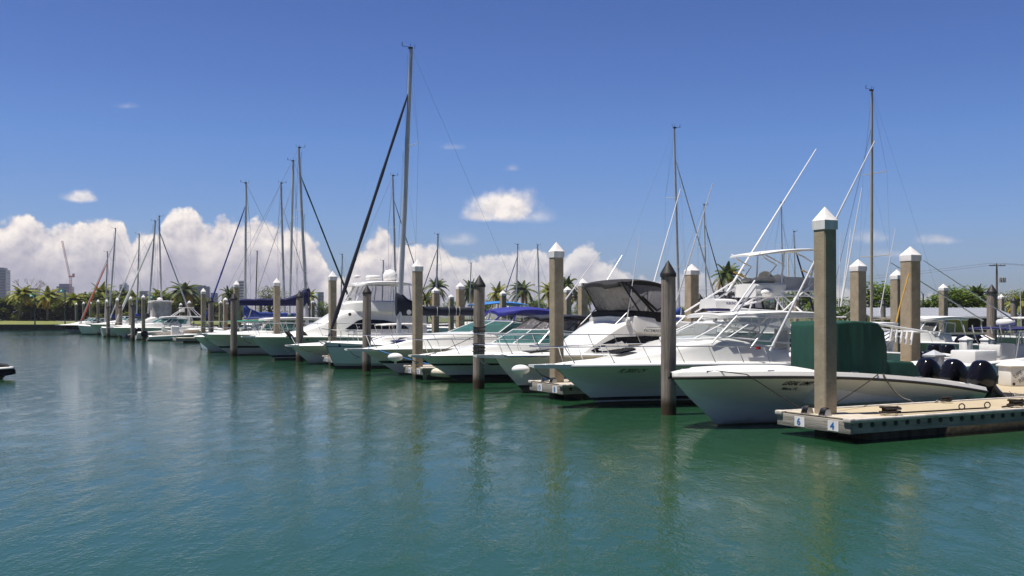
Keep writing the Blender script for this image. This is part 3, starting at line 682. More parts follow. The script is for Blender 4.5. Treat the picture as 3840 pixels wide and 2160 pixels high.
# --- sailing boats
def sailboat(label, s, t, L=11., B=3.5, mast=15., mx=.36, rake=.4, hull='hull plain blue', mastmat='mast grey', cover='navy canvas', furl='navy canvas', rot=0., detail=False, ns=2, boomz=1.25, coverh=.36, fr=.05, name='sailboat', zb=1.3, dodger=None, mr=.085, lab2=None, boom=.40, furlr=None):
    r = boat(name, label, s, t, 'sailboat', 'sailing boats with bare masts', rot)
    H = Hull(L, B, zb, zb-.22, zb-.15, .55, full=.5, taper=.72, tr=-.2, sail=True, pw=.8).build(r, hull, 'deck white', rub=('black rubber' if not detail else 'grey plastic'), rr=.02, rubname='toe_rail')
    x0 = L*mx; zd = zb-.1
    cb = House([(x0-1.6, zd, zd+.12, .5, .35, .05), (x0-.8, zd, zd+.36, .85, .7, .1), (x0+2.4, zd-.05, zd+.45, 1.05, .85, .12), (x0+3.0, zd-.05, zd+.3, 1.05, .9, .1)]); cb.build('coach_roof', 'deck white', r)
    cb.panel([(x0-.4, zd+.14), (x0+1.8, zd+.14), (x0+1.8, zd+.30), (x0-.2, zd+.30)], 'side_window', 'dark glass', r)
    top = (x0+rake, 0, mast)
    mm = MB(); mm.tube([(x0, 0, zd), (lerp(x0, top[0], .5), 0, mast*.5), top], [mr, mr, mr*.72], 10, flat=.75)
    mo = mm.build('mast', mastmat, r)
    w = MB(); w.tube([top, (top[0]-.05, 0, mast+.28)], .012, 5); w.tube([(top[0]-.5, 0, mast+.1), (top[0]+.1, 0, mast+.1)], .014, 5); w.tube([(top[0]-.5, 0, mast+.1), (top[0]-.5, 0, mast+.3)], .02, 5); w.tube([(top[0]+.25, .12, mast+.05), (top[0]+.25, .12, mast+.3)], .012, 5); w.box((top[0]-.05, 0, mast+.04), (.2, .16, .08))
    w.build('masthead_gear', 'dark metal', mo)
    sp = MB(); at = lambda z: lerp(x0, top[0], (z-zd)/(mast-zd))
    zs_ = [zd+(mast-zd)*k/(ns+1) for k in range(1, ns+1)]
    for i, z in enumerate(zs_):
        l = (1.15-.25*i)*B/3.5
        for sg in (-1, 1): sp.tube([(at(z), 0, z), (at(z)+.25, sg*l, z+.07)], .022, 6)
    sp.build('spreaders', mastmat, mo)
    rg = MB(); wr = .005 if s < 60 else .010
    for sg in (-1, 1):
        prev = (at(zd)+.2, sg*H.hb(.45)*.92, zb-.1)
        for i, z in enumerate(zs_):
            l = (1.15-.25*i)*B/3.5; q = (at(z)+.25, sg*l, z+.07); rg.tube([prev, q], wr, 4); rg.tube([(at(z)+.02, 0, z+(mast-zd)/(ns+1)-.3), q], wr*.8, 4); prev = q
        rg.tube([prev, (top[0], 0, mast-.1)], wr, 4)
        rg.tube([(at(zs_[0]), 0, zs_[0]-.1), (at(zd)+1., sg*H.hb(.5)*.9, zb-.1)], wr*.8, 4)
    rg.tube([top, (L-.25, 0, zb)], wr, 4)
    rg.build('rigging', 'wire', r)
    # furled headsail on the forestay
    p0 = Vector((.28, 0, zb+.45)); p1 = Vector((at(mast*.87), 0, mast*.87)); N = 14
    if furl:
        fr2 = furlr or fr
        pts = [p0.lerp(p1, i/N) for i in range(N+1)]
        MB().tube(pts, [fr2*(.35 if i in (0, N) else (1.15-.5*i/N)*(1+.12*sin(i*2.3))) for i in range(N+1)], 8).build('furled_headsail', furl, r)
        dr = MB(); dr.lathe([(.05, -.2), (.12, -.18), (.12, -.08), (.06, -.06), (.05, 0)], p0, 10); dr.build('furling_drum', 'dark metal', r)
    else:
        MB().tube([p0, p1], .014, 5).build('forestay', 'wire', r)
    # boom and stacked sail under its cover
    bz = zd+boomz; bl = L*boom
    MB().tube([(x0+.08, 0, bz), (x0+bl, 0, bz+.05)], .06, 8).build('boom', mastmat, r)
    if cover:
        R = []
        N = 16
        for i in range(N+1):
            q = i/N; x = x0-.12+q*(bl*.97+.1); h = coverh*(1.9 if q < .04 else 1.9-1.0*sst(.0, .30, q)-.25*q)*(1+.06*sin(i*2.1)); wd = .15*(1.15-.4*q)*(1+.1*sin(i*1.7))
            R.append([(x, wd*sin(a)*(1 if cos(a) < 0 else .75), bz-.12+h*.5*(1-cos(a))*1.) for a in [2*pi*j/12 for j in range(12)]])
        co = MB().loft(R).build('sail_cover', cover, r, smooth=60)
        if detail:
            for q in (.42, .55, .63, .67):
                x = x0+q*bl; MB().tube([(x+.05*sin(a), .19*sin(a), bz+.12+.24*cos(a)) for a in [2*pi*j/14 for j in range(15)]], .012, 5).build('sail_tie', 'rope white', co)
            # small round emblem of the sailmaker, worn white, with its letters
            em = MB(); em.lathe([(.001, 0), (.13, 0), (.13, .006), (.001, .006)], (0, 0, 0), 18, M=Matrix.Rotation(pi/2, 4, 'X')); em.v = [(v[0]+x0+.52, v[1]-.20, v[2]+bz+.06) for v in em.v]; em.build('emblem', 'white paint', co)
    if dodger:
        base = U(x0+3.0, x0+3.5, x0+4.4, 1.0, zd+.45, zd+.4, zd+.3); tp_ = U(x0+3.5, x0+3.8, x0+4.6, .9, zd+1.0, zd+1.02, zd+1.0)
        screen(r, base, tp_, 'clear vinyl', dodger, 'dodger_window', r=.04); canopy(r, 'dodger', x0+3.4, x0+5.0, .95, zd+1.0, zd+1.1, dodger, th=.05)
    if detail:
        rl = rail(r, H, -.12, 1.9, .62, .1, 3, -.05, mid=True, r=.014)
        ll = MB()
        for sg in (-1, 1):
            for h in (.6, .32): ll.tube([(x, sg*(H.hb(x/L)-.08), H.sheer(x/L)+h) for x in (1.9, 3.2, 4.6, 6., 7.4, 8.8)], .007, 4)
            for x in (3.2, 4.6, 6., 7.4, 8.8): ll.tube([(x, sg*(H.hb(x/L)-.08), H.sheer(x/L)+.02), (x, sg*(H.hb(x/L)-.08), H.sheer(x/L)+.62)], .012, 5)
        ll.build('life_lines', 'steel', r)
        anchor(r, -.3, zb+.08, .85)
        bp = MB(); bp.box((-.02, 0, zb+.04), (.55, .16, .06)); bp.build('anchor_roller', 'steel', r)
    return r, H
r, H = sailboat('grey white sailboat with navy waterline, dark furled headsail and the tallest mast', 31.9, -1.45, 12.2, 3.7, 16.35, mx=.315, rake=.72, hull='hull sail navy', mastmat='mast grey', cover='navy canvas', furl='navy canvas', detail=True, boomz=1.52, coverh=.62, fr=.075, mr=.135, zb=1.33, furlr=.095, boom=.42)
MB().box((-.0+.62, -H.y(.62, 1.17)-.012, 1.17), (.16, .01, .11)).build('bow_emblem', 'ink navy', r)
# --- small centre console with round bow
r = boat('small_console_boat', 'small white console boat with anchor on its round bow, left of the tall masted sailboat', 37.2, -1.75, 'motor boat')
H = Hull(9.6, 2.8, 1.02, 1.0, .75, 1.1, flare=1., full=.45).build(r, 'hull white plain', 'deck white', open_=(3.6, 9.2), gun=.26, floor=.45, rub='grey plastic', rr=.02)
pulpit(r, H, .3, .22); anchor(r, -.3, .85, .9)
tubes(r, 'bow_rail', [[(.35, -.3, 1.08), (.1, -.22, 1.5), (.1, .22, 1.5), (.35, .3, 1.08)]], .02, 'steel')
House([(5.6, .5, 1.3, .4, .35, .08), (6.1, .5, 1.55, .42, .36, .1), (6.7, .5, 1.5, .42, .36, .1)]).build('console', 'gel white', r)
canopy(r, 't_top', 5.0, 7.9, 1.0, 2.14, 2.2, 'white paint', th=.06, crown=.04)
tubes(r, 't_top_frame', [[(5.5, d, .8), (5.4, d*1.3, 2.12)] for d in (-.5, .5)]+[[(6.9, d, .8), (7.1, d*1.3, 2.12)] for d in (-.5, .5)], .024, 'aluminium')
outboard(r, 9.75, 0, .62, .9)
# --- big flybridge yacht
r = boat('flybridge_yacht', 'large white flybridge yacht with sweeping black side window and clear flybridge curtains', 43.2, -2.6, 'motor yacht')
H = Hull(14.4, 4.4, 1.40, 1.36, 1.15, 1.55, flare=.9, full=.5).build(r, 'hull grey', 'deck white', open_=(11.4, 14.), gun=.32, floor=.6, rub='white paint', rr=.045)
pulpit(r, H, .5, .22); anchor(r, -.3, 1.25, .9)
rail(r, H, -.3, 8.2, .80, .12, 8, .3)
st = [(1.6, 1.35, 1.5, .5, .3, .06), (3.0, 1.35, 1.75, 1.2, .9, .18), (4.2, 1.35, 2.25, 1.6, 1.25, .3), (5.2, 1.35, 2.85, 1.75, 1.4, .4), (6.2, 1.35, 3.1, 1.8, 1.5, .35), (8.6, 1.3, 3.15, 1.8, 1.5, .3), (10.6, 1.25, 3.05, 1.78, 1.45, .3)]
hs = House(st); hs.build('cabin_house', 'gel white', r)
hs.panel([(5.3, 1.82), (9.4, 1.82), (9.0, 2.12), (7.8, 2.36), (6.4, 2.42), (6.1, 2.34)], 'side_window', 'dark glass', r)
dh = MB(); dh.ell((3.2, -.4, 1.76), (.34, .3, .04)); dh.ell((3.2, .5, 1.76), (.34, .3, .04)); dh.build('deck_hatch', 'dark glass', r)
for x in (2.0, 2.9):
    f = MB(); f.tube([(x-.25, -1.2, 1.75), (x-.1, -1.22, 1.68), (x+.25, -1.3, 1.28), (x+.32, -1.32, 1.2)], [.02, .13, .13, .02], 10); f.build('fender', 'black rubber', r)
fy = House([(5.5, 2.85, 3.35, .9, .75, .1), (6.1, 2.9, 3.5, 1.5, 1.4, .12), (7.6, 2.9, 3.52, 1.75, 1.68, .12), (9.6, 2.9, 3.5, 1.75, 1.68, .12), (10.4, 2.9, 3.3, 1.7, 1.6, .12)]); fy.build('flybridge', 'gel white', r)
base = U(5.95, 6.9, 9.6, 1.5, 3.5, 3.52, 3.5); top = U(6.6, 7.2, 9.5, 1.4, 4.55, 4.58, 4.58)
screen(r, base, top, 'clear vinyl', 'white tube', 'flybridge_curtain', r=.04)
canopy(r, 'hardtop', 6.2, 9.9, 1.65, 4.58, 4.76, 'white paint', th=.14, z2=4.66, crown=.08)
MB().lathe([(.42, 0), (.48, .05), (.48, .2), (.4, .28), (.01, .3)], (7.6, -.2, 4.86), 18).build('radar_dome', 'white paint', r, smooth=60)
MB().lathe([(.34, 0), (.45, .15), (.45, .4), (.3, .66), (.01, .74)], (8.85, .2, 4.82), 18).build('satellite_dome', 'white paint', r, smooth=60)
MB().ell((6.35, -.9, 5.0), (.2, .12, .12)).build('spotlight', 'white paint', r)
tubes(r, 'antenna', [[(7.2, -1., 4.7), (7.15, -1., 5.25)], [(8.2, -.4, 4.85), (10.2, -.6, 5.9)]], .018, 'white tube')
MB().ell((5.6, -1.66, 2.72), (.1, .04, .1)).build('horn', 'dark metal', r)
# --- express with hardtop
r = boat('hardtop_cruiser', 'white hardtop cruiser with dark hull stripe, left of the big yacht', 51.4, -3.85, 'motor boat')
H = Hull(10.6, 3.5, 1.42, 1.36, 1.05, 1.9, flare=1., full=.5).build(r, 'hull white mid stripe', 'deck white', open_=(7., 10.3), gun=.3, floor=.5, rub='grey plastic', rr=.025)
pulpit(r, H, .3, .2); anchor(r, .1, 1.25, .8); rail(r, H, -.1, 6, .85, .12, 6, .3, mid=True)
hs = House([(1.6, 1.4, 1.5, .4, .3, .04), (2.8, 1.4, 1.58, 1.1, .9, .06), (4.4, 1.3, 1.62, 1.4, 1.3, .06), (6.8, 1.25, 1.55, 1.5, 1.4, .06)]); hs.build('cabin_trunk', 'gel white', r)
base = U(4.0, 4.9, 6.4, 1.3, 1.6, 1.6, 1.55); top = U(4.7, 5.3, 6.6, 1.2, 2.36, 2.36, 2.36)
screen(r, base, top, 'teal glass', 'gel cream', r=.05)
canopy(r, 'hardtop', 3.9, 8.6, 1.5, 2.44, 2.52, 'white paint', th=.13, z2=2.42, crown=.05)
tubes(r, 'hardtop_post', [[(7.6, d, 1.2), (8.0, d, 2.4)] for d in (-1.3, 1.3)], .03, 'white tube')
# --- generic open console boats in the second half of the row
def console(label, s, t, L=8.5, B=2.7, zb=1.2, top=None, rot=0., tz=2.3, motors=2, hull='hull white plain', tilt=0., rods=False, wind=True, name='console_boat', cat='motor boat', group='boats moored bow out along the row', tw=1.0, whip=0):
    r = boat(name, label, s, t, cat, group, rot)
    H = Hull(L, B, zb, zb*.9, zb*.66, 1.3, flare=1., full=.48).build(r, hull, 'deck white', open_=(L*.33, L*.93), gun=.26, floor=.42, rub='grey plastic', rr=.025)
    c = L*.5
    House([(c-.9, .42, .95, .42, .38, .06), (c-.45, .42, 1.0, .45, .4, .08), (c-.4, .42, 1.5, .45, .4, .08), (c+.3, .42, 1.55, .45, .4, .08)]).build('console', 'gel white', r)
    if wind: screen(r, U(c-.5, c-.25, c+.2, .4, 1.5, 1.52, 1.52, nose=.08), U(c-.3, c-.12, c+.2, .38, 1.95, 1.95, 1.95, nose=.06), 'clear glass', 'aluminium', r=.015)
    ls = MB(); ls.box((c+1.0, 0, .95), (.45, .9, .3)); ls.box((c+1.2, 0, 1.3), (.1, .9, .45)); ls.tube([(c+1., -.35, .42), (c+1., -.35, .9)], .03); ls.tube([(c+1., .35, .42), (c+1., .35, .9)], .03); ls.build('leaning_seat', 'gel white', r, bevel=.03)
    if top:
        canopy(r, 't_top', c-1.1, c+1.3, tw, tz, tz+.04, top, th=.06, crown=.05)
        tubes(r, 't_top_frame', [[(c-.5, d*.48, .5), (c-.7, d*.85*tw, tz-.02)] for d in (-1, 1)]+[[(c+.5, d*.5, .5), (c+.9, d*.85*tw, tz-.02)] for d in (-1, 1)]+[[(c-.7, -.85*tw, tz-.05), (c+.9, -.85*tw, tz-.05)], [(c-.7, .85*tw, tz-.05), (c+.9, .85*tw, tz-.05)], [(c-.55, -.55, 1.3), (c+.7, -.75, 1.9)]], .024, 'aluminium')
        if rods:
            for k in range(6):
                MB().tube([(c+1.35, -tw*.8+k*tw*.32, tz-.18), (c+1.45, -tw*.8+k*tw*.32, tz+.12)], .03, 6).build('rod_holder', 'aluminium', r)
    for k in range(motors): outboard(r, L+.12, (k-(motors-1)/2)*.72, zb*.5, .85, tilt)
    for k in range(whip): MB().tube([(c-.3+k*.5, (-.6, .6)[k % 2], tz), (c-.1+k*.5, (-.65, .65)[k % 2], tz+2.6)], [.016, .007], 5).build('antenna', 'white tube', r)
    return r, H
# ---------------------------------------------------------------- the rest of the boats
console('white console boat with teal green canvas top, bow peeking out left of the hardtop cruiser', 57.6, -3.3, 7.0, 2.6, 1.15, 'teal canvas', tz=2.24, tw=1.05)
console('white console boat with blue canvas top among the pilings left of the hardtop cruiser', 63.0, -1.5, 8.2, 2.6, 1.2, 'blue canvas', tz=2.45, tw=1.)
console('low white console boat without top, far side of the teal topped boat', 68.5, 0., 7.5, 2.5, 1.1, None, tw=1., wind=True)
r, H = console('small white and blue skiff with black outboard, left of the isolated piling', 95.8, 3.9, 5.4, 1.9, .62, None, rot=pi, motors=1, hull='hull plain blue', wind=False, name='skiff', cat='skiff')
r, H = console('white console boat with tilted outboards pointing out over the water, bow to the dock', 101., 6.2, 8.2, 2.6, 1.15, None, rot=pi, motors=2, tilt=62, name='console_boat')
# express boats far left
def express(label, s, t, L=10., hull='hull white plain', top=None, zb=1.3, rot=0., glass='teal glass', tower=False):
    r = boat('express_cruiser', label, s, t, 'motor boat', 'boats moored bow out along the row', rot)
    H = Hull(L, 3.3, zb, zb*.97, zb*.78, 1.7, flare=.9, full=.5).build(r, hull, 'deck white', open_=(L*.62, L*.95), gun=.3, floor=.5, rub='grey plastic', rr=.025)
    pulpit(r, H, .4, .2); rail(r, H, -.3, L*.5, .6, .1, 5, .3)
    House([(1.2, zb, zb+.1, .4, .3, .04), (L*.25, zb, zb+.38, 1.1, .85, .15), (L*.42, zb-.05, zb+.6, 1.4, 1.2, .18), (L*.62, zb-.1, zb+.4, 1.45, 1.3, .12)]).build('cabin_trunk', 'gel white', r)
    b = U(L*.36, L*.46, L*.66, 1.25, zb+.5, zb+.52, zb+.4); t_ = U(L*.45, L*.52, L*.68, 1.15, zb+1.05, zb+1.05, zb+.95)
    screen(r, b, t_, glass, 'white tube', r=.035)
    if top:
        canopy(r, 'hardtop', L*.44, L*.84, 1.4, 2.5, 2.6, top, th=.12, crown=.05)
        tubes(r, 'hardtop_frame', [[(L*.5, d*1.3, zb+.3), (L*.56, d*1.3, 2.5)] for d in (-1, 1)]+[[(L*.78, d*1.35, zb*.8), (L*.7, d*1.3, 2.5)] for d in (-1, 1)], .035, 'white tube')
    if tower:
        tubes(r, 'tower_frame', [[(L*.55, d, 2.6), (L*.66, d*.6, 3.6)] for d in (-1, 1)]+[[(L*.8, d, 2.6), (L*.72, d*.6, 3.6)] for d in (-1, 1)], .035, 'white tube')
        MB().box((L*.68, 0, 3.6), (1.6, 1.3, .08)).box((L*.64, 0, 3.3), (.5, .8, .4)).build('tower_platform', 'white paint', r, bevel=.02)
    return r, H
express('long white express cruiser with hardtop and small tower behind the skiff', 107., -4.2, 12.5, 'hull white plain', 'white paint', 1.28, tower=True)
express('grey hulled cruiser with dark bottom, second boat from the left seawall', 130., -4.6, 10., 'hull white dark boot', None, 1.5)
express('black hulled cruiser at the left end of the row beside the seawall', 150., -7.4, 10., 'hull black', None, 1.25)
console('white console boat with blue canvas top far along the row', 139., -1., 8., 2.6, 1.2, 'blue canvas', tz=2.4)
# white sportfisher with enclosed flybridge, far left
r = boat('sportfishing_boat', 'white boat with a tall white canvas enclosed flybridge in the left part of the row', 113.5, -3., 'motor boat')
H = Hull(12., 4., 1.4, 1.3, 1.1, 1.6).build(r, 'hull white plain', 'deck white', open_=(9., 11.7), gun=.3)
House([(2.2, 1.4, 1.5, .6, .4, .05), (4.2, 1.4, 2.5, 1.5, 1.3, .2), (8.6, 1.3, 2.5, 1.6, 1.4, .15)]).build('cabin_house', 'gel white', r)
House([(4.2, 2.45, 4.3, 1.1, 1.05, .1), (4.5, 2.45, 4.35, 1.25, 1.2, .1), (6.3, 2.45, 4.35, 1.3, 1.25, .1), (6.4, 2.45, 4.3, 1.25, 1.2, .1)]).build('flybridge_enclosure', 'pale canvas', r)
canopy(r, 'hardtop', 3.9, 6.7, 1.45, 4.45, 4.52, 'white paint', th=.16, crown=.05)
MB().lathe([(.3, 0), (.34, .1), (.2, .28), (.01, .3)], (5.2, 0, 4.6), 14).build('radar_dome', 'white paint', r)
# sailing boats by mast top pixel and distance
def sail_at(label, px, py, Z, L=10.5, rot=0., rake=.4, **kw):
    X = at_depth(px, Z); h = CAMZ+(HOR-py)/FPX*Z
    rx, ry = X-PX0, Z-PY0; s = rx*UX+ry*UY; tt = rx*VX+ry*VY
    mx = kw.get('mx', .36)
    t = tt-(rake+mx*L) if rot == 0 else tt+(rake+mx*L)
    return sailboat(label, s, t, L, L*.31, h, rake=rake, rot=rot, **kw)
sail_at('sailboat with orange furled headsail and short grey mast, leftmost mast of the row', 404, 946, 145, 9.5, cover=None, furl='orange canvas', fr=.10, mr=.10)
sail_at('sailboat with grey mast leaning slightly right beside the orange headsail', 434, 858, 142, 11, rake=1.0, cover='blue canvas', furl='grey canvas', fr=.06, mr=.11)
sail_at('sailboat with thin grey mast standing alone behind the white flybridge enclosure', 523, 879, 135, 10.5, cover='blue canvas', furl='mast white', fr=.07, mr=.10)
sail_at('sailboat with dark mast leaning right and thick white furled headsail slanting left', 583, 830, 126, 11, rake=1.0, cover='navy canvas', furl='mast white', fr=.13, mr=.12)
sail_at('sailboat with white mast, bow to the right, grey furled headsail slanting right', 597, 812, 128, 11.5, rot=pi, cover='navy canvas', furl='mast grey', fr=.10, mr=.12, mastmat='mast white')
sail_at('sailboat with bright blue boom cover and blue furled headsail slanting left', 924, 688, 90, 11, rake=.15, cover='blue canvas', furl='blue canvas', fr=.075, mr=.115, coverh=.55, boomz=1.45, boom=.44, mastmat='mast white')
MB_ = None
sail_at('sailboat with slim brown grey mast and dark green boom cover', 1054, 688, 96, 10.5, rot=pi, cover='dark green canvas', furl='grey canvas', fr=.03, mr=.12, boomz=.9)
sail_at('sailboat with white mast next to the navy boom cover', 1101, 605, 86, 11, cover='dark green canvas', furl='grey canvas', fr=.03, mr=.115, mastmat='mast white', boomz=1.0, ns=2)
sail_at('sailboat with long navy boom cover and green furled headsail slanting right', 1121, 555, 80, 13, rot=pi, rake=.75, cover='deep blue canvas', furl='dark green canvas', fr=.075, mr=.125, coverh=.75, boomz=2.35, boom=.50, mastmat='mast grey')
sail_at('sailboat with dark furled headsail close behind the tallest mast', 1473, 660, 92, 11, rot=pi, cover=None, furl='navy canvas', fr=.05, mr=.10)
sail_at('sailboat with black headsail slanting left, mast beside the palm right of the navy furled sail', 1643, 880, 130, 10, cover=None, furl='black canvas', fr=.07, mr=.12)
sail_at('sailboat with blue furled headsail slanting left above the sky blue awning', 1942, 918, 150, 10, cover=None, furl='blue canvas', fr=.09, mr=.10)
sail_at('sailboat with plain grey mast above the palms, left of the piling numbered 10 and 8', 2016, 920, 150, 10, rot=pi, cover=None, furl=None, mr=.12)
sail_at('sailboat with tall grey mast behind the black bimini', 2528, 481, 69, 11.5, rot=pi, rake=.5, cover='blue canvas', furl='mast grey', fr=.05, mr=.10, coverh=.5, boomz=1.2)
sail_at('sailboat with white mast and black furled headsail slanting right beside the single tall palm', 2640, 770, 105, 10.5, rot=pi, cover=None, furl='black canvas', fr=.06, mr=.09, mastmat='mast white')
sail_at('sailboat with thin dark mast seen through the tower of the express boat', 2929, 762, 112, 10.5, rot=pi, cover=None, furl=None, mr=.09)
sail_at('sailboat with blue furled headsail right of the tube tower', 2977, 870, 118, 10, rot=pi, cover=None, furl='deep blue canvas', fr=.12, mr=.09)
sail_at('sailboat with tan white mast rising between the two nearest right hand pilings', 3270, 341, 60, 11.5, rot=0, rake=.05, cover=None, furl=None, mr=.10, mastmat='mast tan')
sail_at('distant sailboat with grey mast left of the yacht', 1284, 955, 170, 9., cover=None, furl=None, mr=.13)
sail_at('distant sailboat with tan mast above the broad round tree', 965, 943, 165, 9., cover=None, furl=None, mr=.12, mastmat='mast tan')
sail_at('distant sailboat with short dark mast above the yacht hardtop', 1438, 978, 165, 8.5, cover=None, furl=None, mr=.13)
sail_at('distant sailboat with slim grey mast between two white capped pilings in the middle', 1767, 988, 170, 9., cover=None, furl=None, mr=.11)
# boats on the piers behind
r, H = console('white console boat with navy blue canvas top and six rod holders at the right edge', 9.6, 23.9, 9.2, 2.9, 1.2, 'deep blue canvas', rot=pi, tz=2.14, tw=1.25, rods=True, hull='hull white plain', motors=2, group='boats on the piers behind', whip=2)
for p, q in (((3800, 1200), (3462, 976)), ((3686, 1202), (3340, 985))):
    A = loc_on(r, *p, -.6); B = loc_on(r, *q, -.9); MB().tube([A, B], [.03, .013], 7).build('outrigger', 'aluminium', r)
MB().lathe([(.30, 0), (.34, .05), (.34, .2), (.28, .26), (.01, .28)], (4.9, 0, 2.22), 18).build('radar_dome', 'white paint', r, smooth=60)
cf = MB(); cf.box((6.75, 0, 1.04), (1.25, 1.1, .56)); cf.build('cockpit_seat', 'gel white', r, bevel=.06)
r, H = express('grey beige hulled cruiser with hardtop and dark side windows between the right hand pilings', 20.8, 23.3, 8.0, 'hull brown stripe', 'white paint', 1.28, glass='clear vinyl')
r['group'] = 'boats on the piers behind'
for k in (-.5, .5): outboard(r, 8.1, k, .7, .9, 40)
r, H = console('white console boat lying behind the motors of the covered boat, pale hull', 4.9, 14.2, 8.4, 2.7, 1.1, None, motors=0, group='boats on the piers behind')
r, H = console('white console boat behind the express boat tower, with long white outriggers', 15.6, 13.4, 9., 2.9, 1.2, 'white paint', tz=2.3, group='boats on the piers behind')
for p, q, d in (((3153, 1150), (3232, 704), -.8), ((3140, 1150), (3190, 860), .8)):
    A = loc_on(r, 3153, 1150, d); B = loc_on(r, q[0], q[1], d*1.2); MB().tube([A, B], [.035, .014], 7).build('outrigger', 'white tube', r)
A = loc_on(r, 3298, 1180, -.8); B = loc_on(r, 3358, 857, -1.); MB().tube([A, B], [.025, .01], 7).build('antenna', 'white tube', r)
A = loc_on(r, 3145, 1150, .3); B = loc_on(r, 3152, 872, .3); MB().tube([A, B], [.02, .012], 7).build('antenna', 'white tube', r)
r, H = console('white console boat with outriggers hidden behind the black bimini', 26.5, 13.6, 9.5, 3., 1.2, 'white paint', tz=2.5, group='boats on the piers behind')
for p, q, d in (((2121, 1123), (2252, 946), -.9), ((2262, 1075), (2333, 957), .9)):
    A = loc_on(r, *p, d); B = loc_on(r, *q, d*1.3); MB().tube([A, B], [.035, .016], 7).build('outrigger', 'white tube', r)
console('white console boat with black canvas top behind the furled navy sail', 53.4, 12.4, 8., 2.8, 1.15, 'black canvas', tz=2.3, tw=1.4, group='boats on the piers behind')
console('white console boat with pale top and antennas left of the piling numbered 10 and 8', 31., 15., 8.8, 2.9, 1.2, 'white paint', tz=2.6, tw=1.2, group='boats on the piers behind', whip=2)
console('white console boat with white top across the walkway behind the navy sail end', 42., 14.5, 8., 2.7, 1.1, 'white paint', tz=2.45, group='boats on the piers behind')
console('white open boat far right behind the dock boxes', 27., 40., 9., 3., 1.3, 'white paint', tz=2.5, group='boats on the piers behind')
r = boat('flybridge_cruiser', 'white cruiser with a black enclosed flybridge seen through the tube tower', 38.9, 24.6, 'motor boat', 'boats on the piers behind'); r.scale = (1.1, 1.1, 1.12)
H = Hull(11.5, 3.8, 1.4, 1.3, 1.1, 1.5).build(r, 'hull plain blue', 'deck white', open_=(9, 11.2))
House([(2.2, 1.3, 1.5, .6, .4, .05), (4., 1.3, 2.4, 1.5, 1.3, .2), (8.4, 1.25, 2.4, 1.55, 1.4, .15)]).build('cabin_house', 'gel white', r)
h = House([(3.8, 2.35, 2.8, 1.2, 1.1, .1), (4.4, 2.35, 2.85, 1.4, 1.3, .1), (8., 2.3, 2.7, 1.4, 1.3, .1)]); h.build('flybridge', 'gel white', r)
screen(r, U(4.0, 5., 7.8, 1.2, 2.82, 2.85, 2.7), U(4.2, 5., 7.6, 1.1, 3.75, 3.8, 3.7), 'smoky vinyl', 'black canvas', 'flybridge_curtain', r=.06)
canopy(r, 'bimini_top', 4., 7.8, 1.2, 3.78, 3.9, 'black canvas', th=.12, crown=.1)
# canvas awning far behind
r = boat('pontoon_boat', 'low boat under a sky blue canvas awning in the middle distance', 82.4, 29.2, 'boat', 'boats on the piers behind')
Hull(8., 2.8, .9, .8, .8, .8).build(r, 'hull white plain', 'deck white', open_=(2, 7.5))
canopy(r, 'awning', 1., 7.5, 2.0, 3.8, 4.15, 'sky blue canvas', th=.06, crown=.2)
tubes(r, 'awning_frame', [[(x, d, .9), (x, d, 3.55)] for x in (1.6, 6.8) for d in (-1.3, 1.3)], .035, 'aluminium')
# dark covered dinghy entering at the left edge
Zd = 41.5; Xd = at_depth(52, Zd)
r = thing('dinghy', 'small dinghy with dark cover and white chin at the left edge of the water', 'dinghy', (Xd, Zd, 0), radians(180+8), 'boats moored bow out along the row'); del r['group']
dg = Hull(3.4, 1.5, .46, .42, .4, .45, flare=.8, full=.45, taper=.95, chine=.02, draft=.2).build(r, 'hull white plain', 'deck white', rub='grey plastic', rr=.03)
House([(-.06, .20, .36, .05, .03, .02), (.10, .16, .50, .24, .14, .04), (.35, .14, .60, .46, .30, .05), (.8, .12, .66, .70, .5, .08), (1.8, .12, .68, .8, .58, .08), (3.2, .12, .6, .8, .55, .08)]).build('boat_cover', 'black canvas', r)
# ---------------------------------------------------------------- docks
def pilecap(n, r0, r1, h0, h1):
    a0 = pi/4 if n == 4 else 0.
    b = MB(); f = lambda r, z: [(r*cos(a0+2*pi*i/n), r*sin(a0+2*pi*i/n), z) for i in range(n)]
    b.loft([f(r0, h0), f(r0, h0+.20 if n == 4 else h0+.09), f(.006, h1)]); return b
def c_pile(label, s=None, t=None, xy=None, top=4.97, w=.35, rotz=ANG, group='concrete pilings with white caps'):
    loc = W(s, t) if xy is None else (xy[0], xy[1], 0)
    r = thing('concrete_piling', label, 'piling', loc, rotz, group)
    r.rotation_euler.x = random.uniform(-.005, .005); r.rotation_euler.y = random.uniform(-.005, .005)
    h = top-.50; hw = w/2; ch = .025
    poly = [(-hw+ch, -hw), (hw-ch, -hw), (hw, -hw+ch), (hw, hw-ch), (hw-ch, hw), (-hw+ch, hw), (-hw, hw-ch), (-hw, -hw+ch)]
    key = round(top, 2), w
    if key not in PM:
        PM[key] = (MB().prism(poly, -1.5, h+.02, ax='z').build('post', 'pile concrete', r, smooth=25), pilecap(4, (w+.03)/sqrt(2), 0, h, top).build('cap', 'cap white', r, smooth=20, bevel=.008))
    else:
        for o in PM[key]:
            c = o.copy(); COL.objects.link(c); c.parent = r
    return r
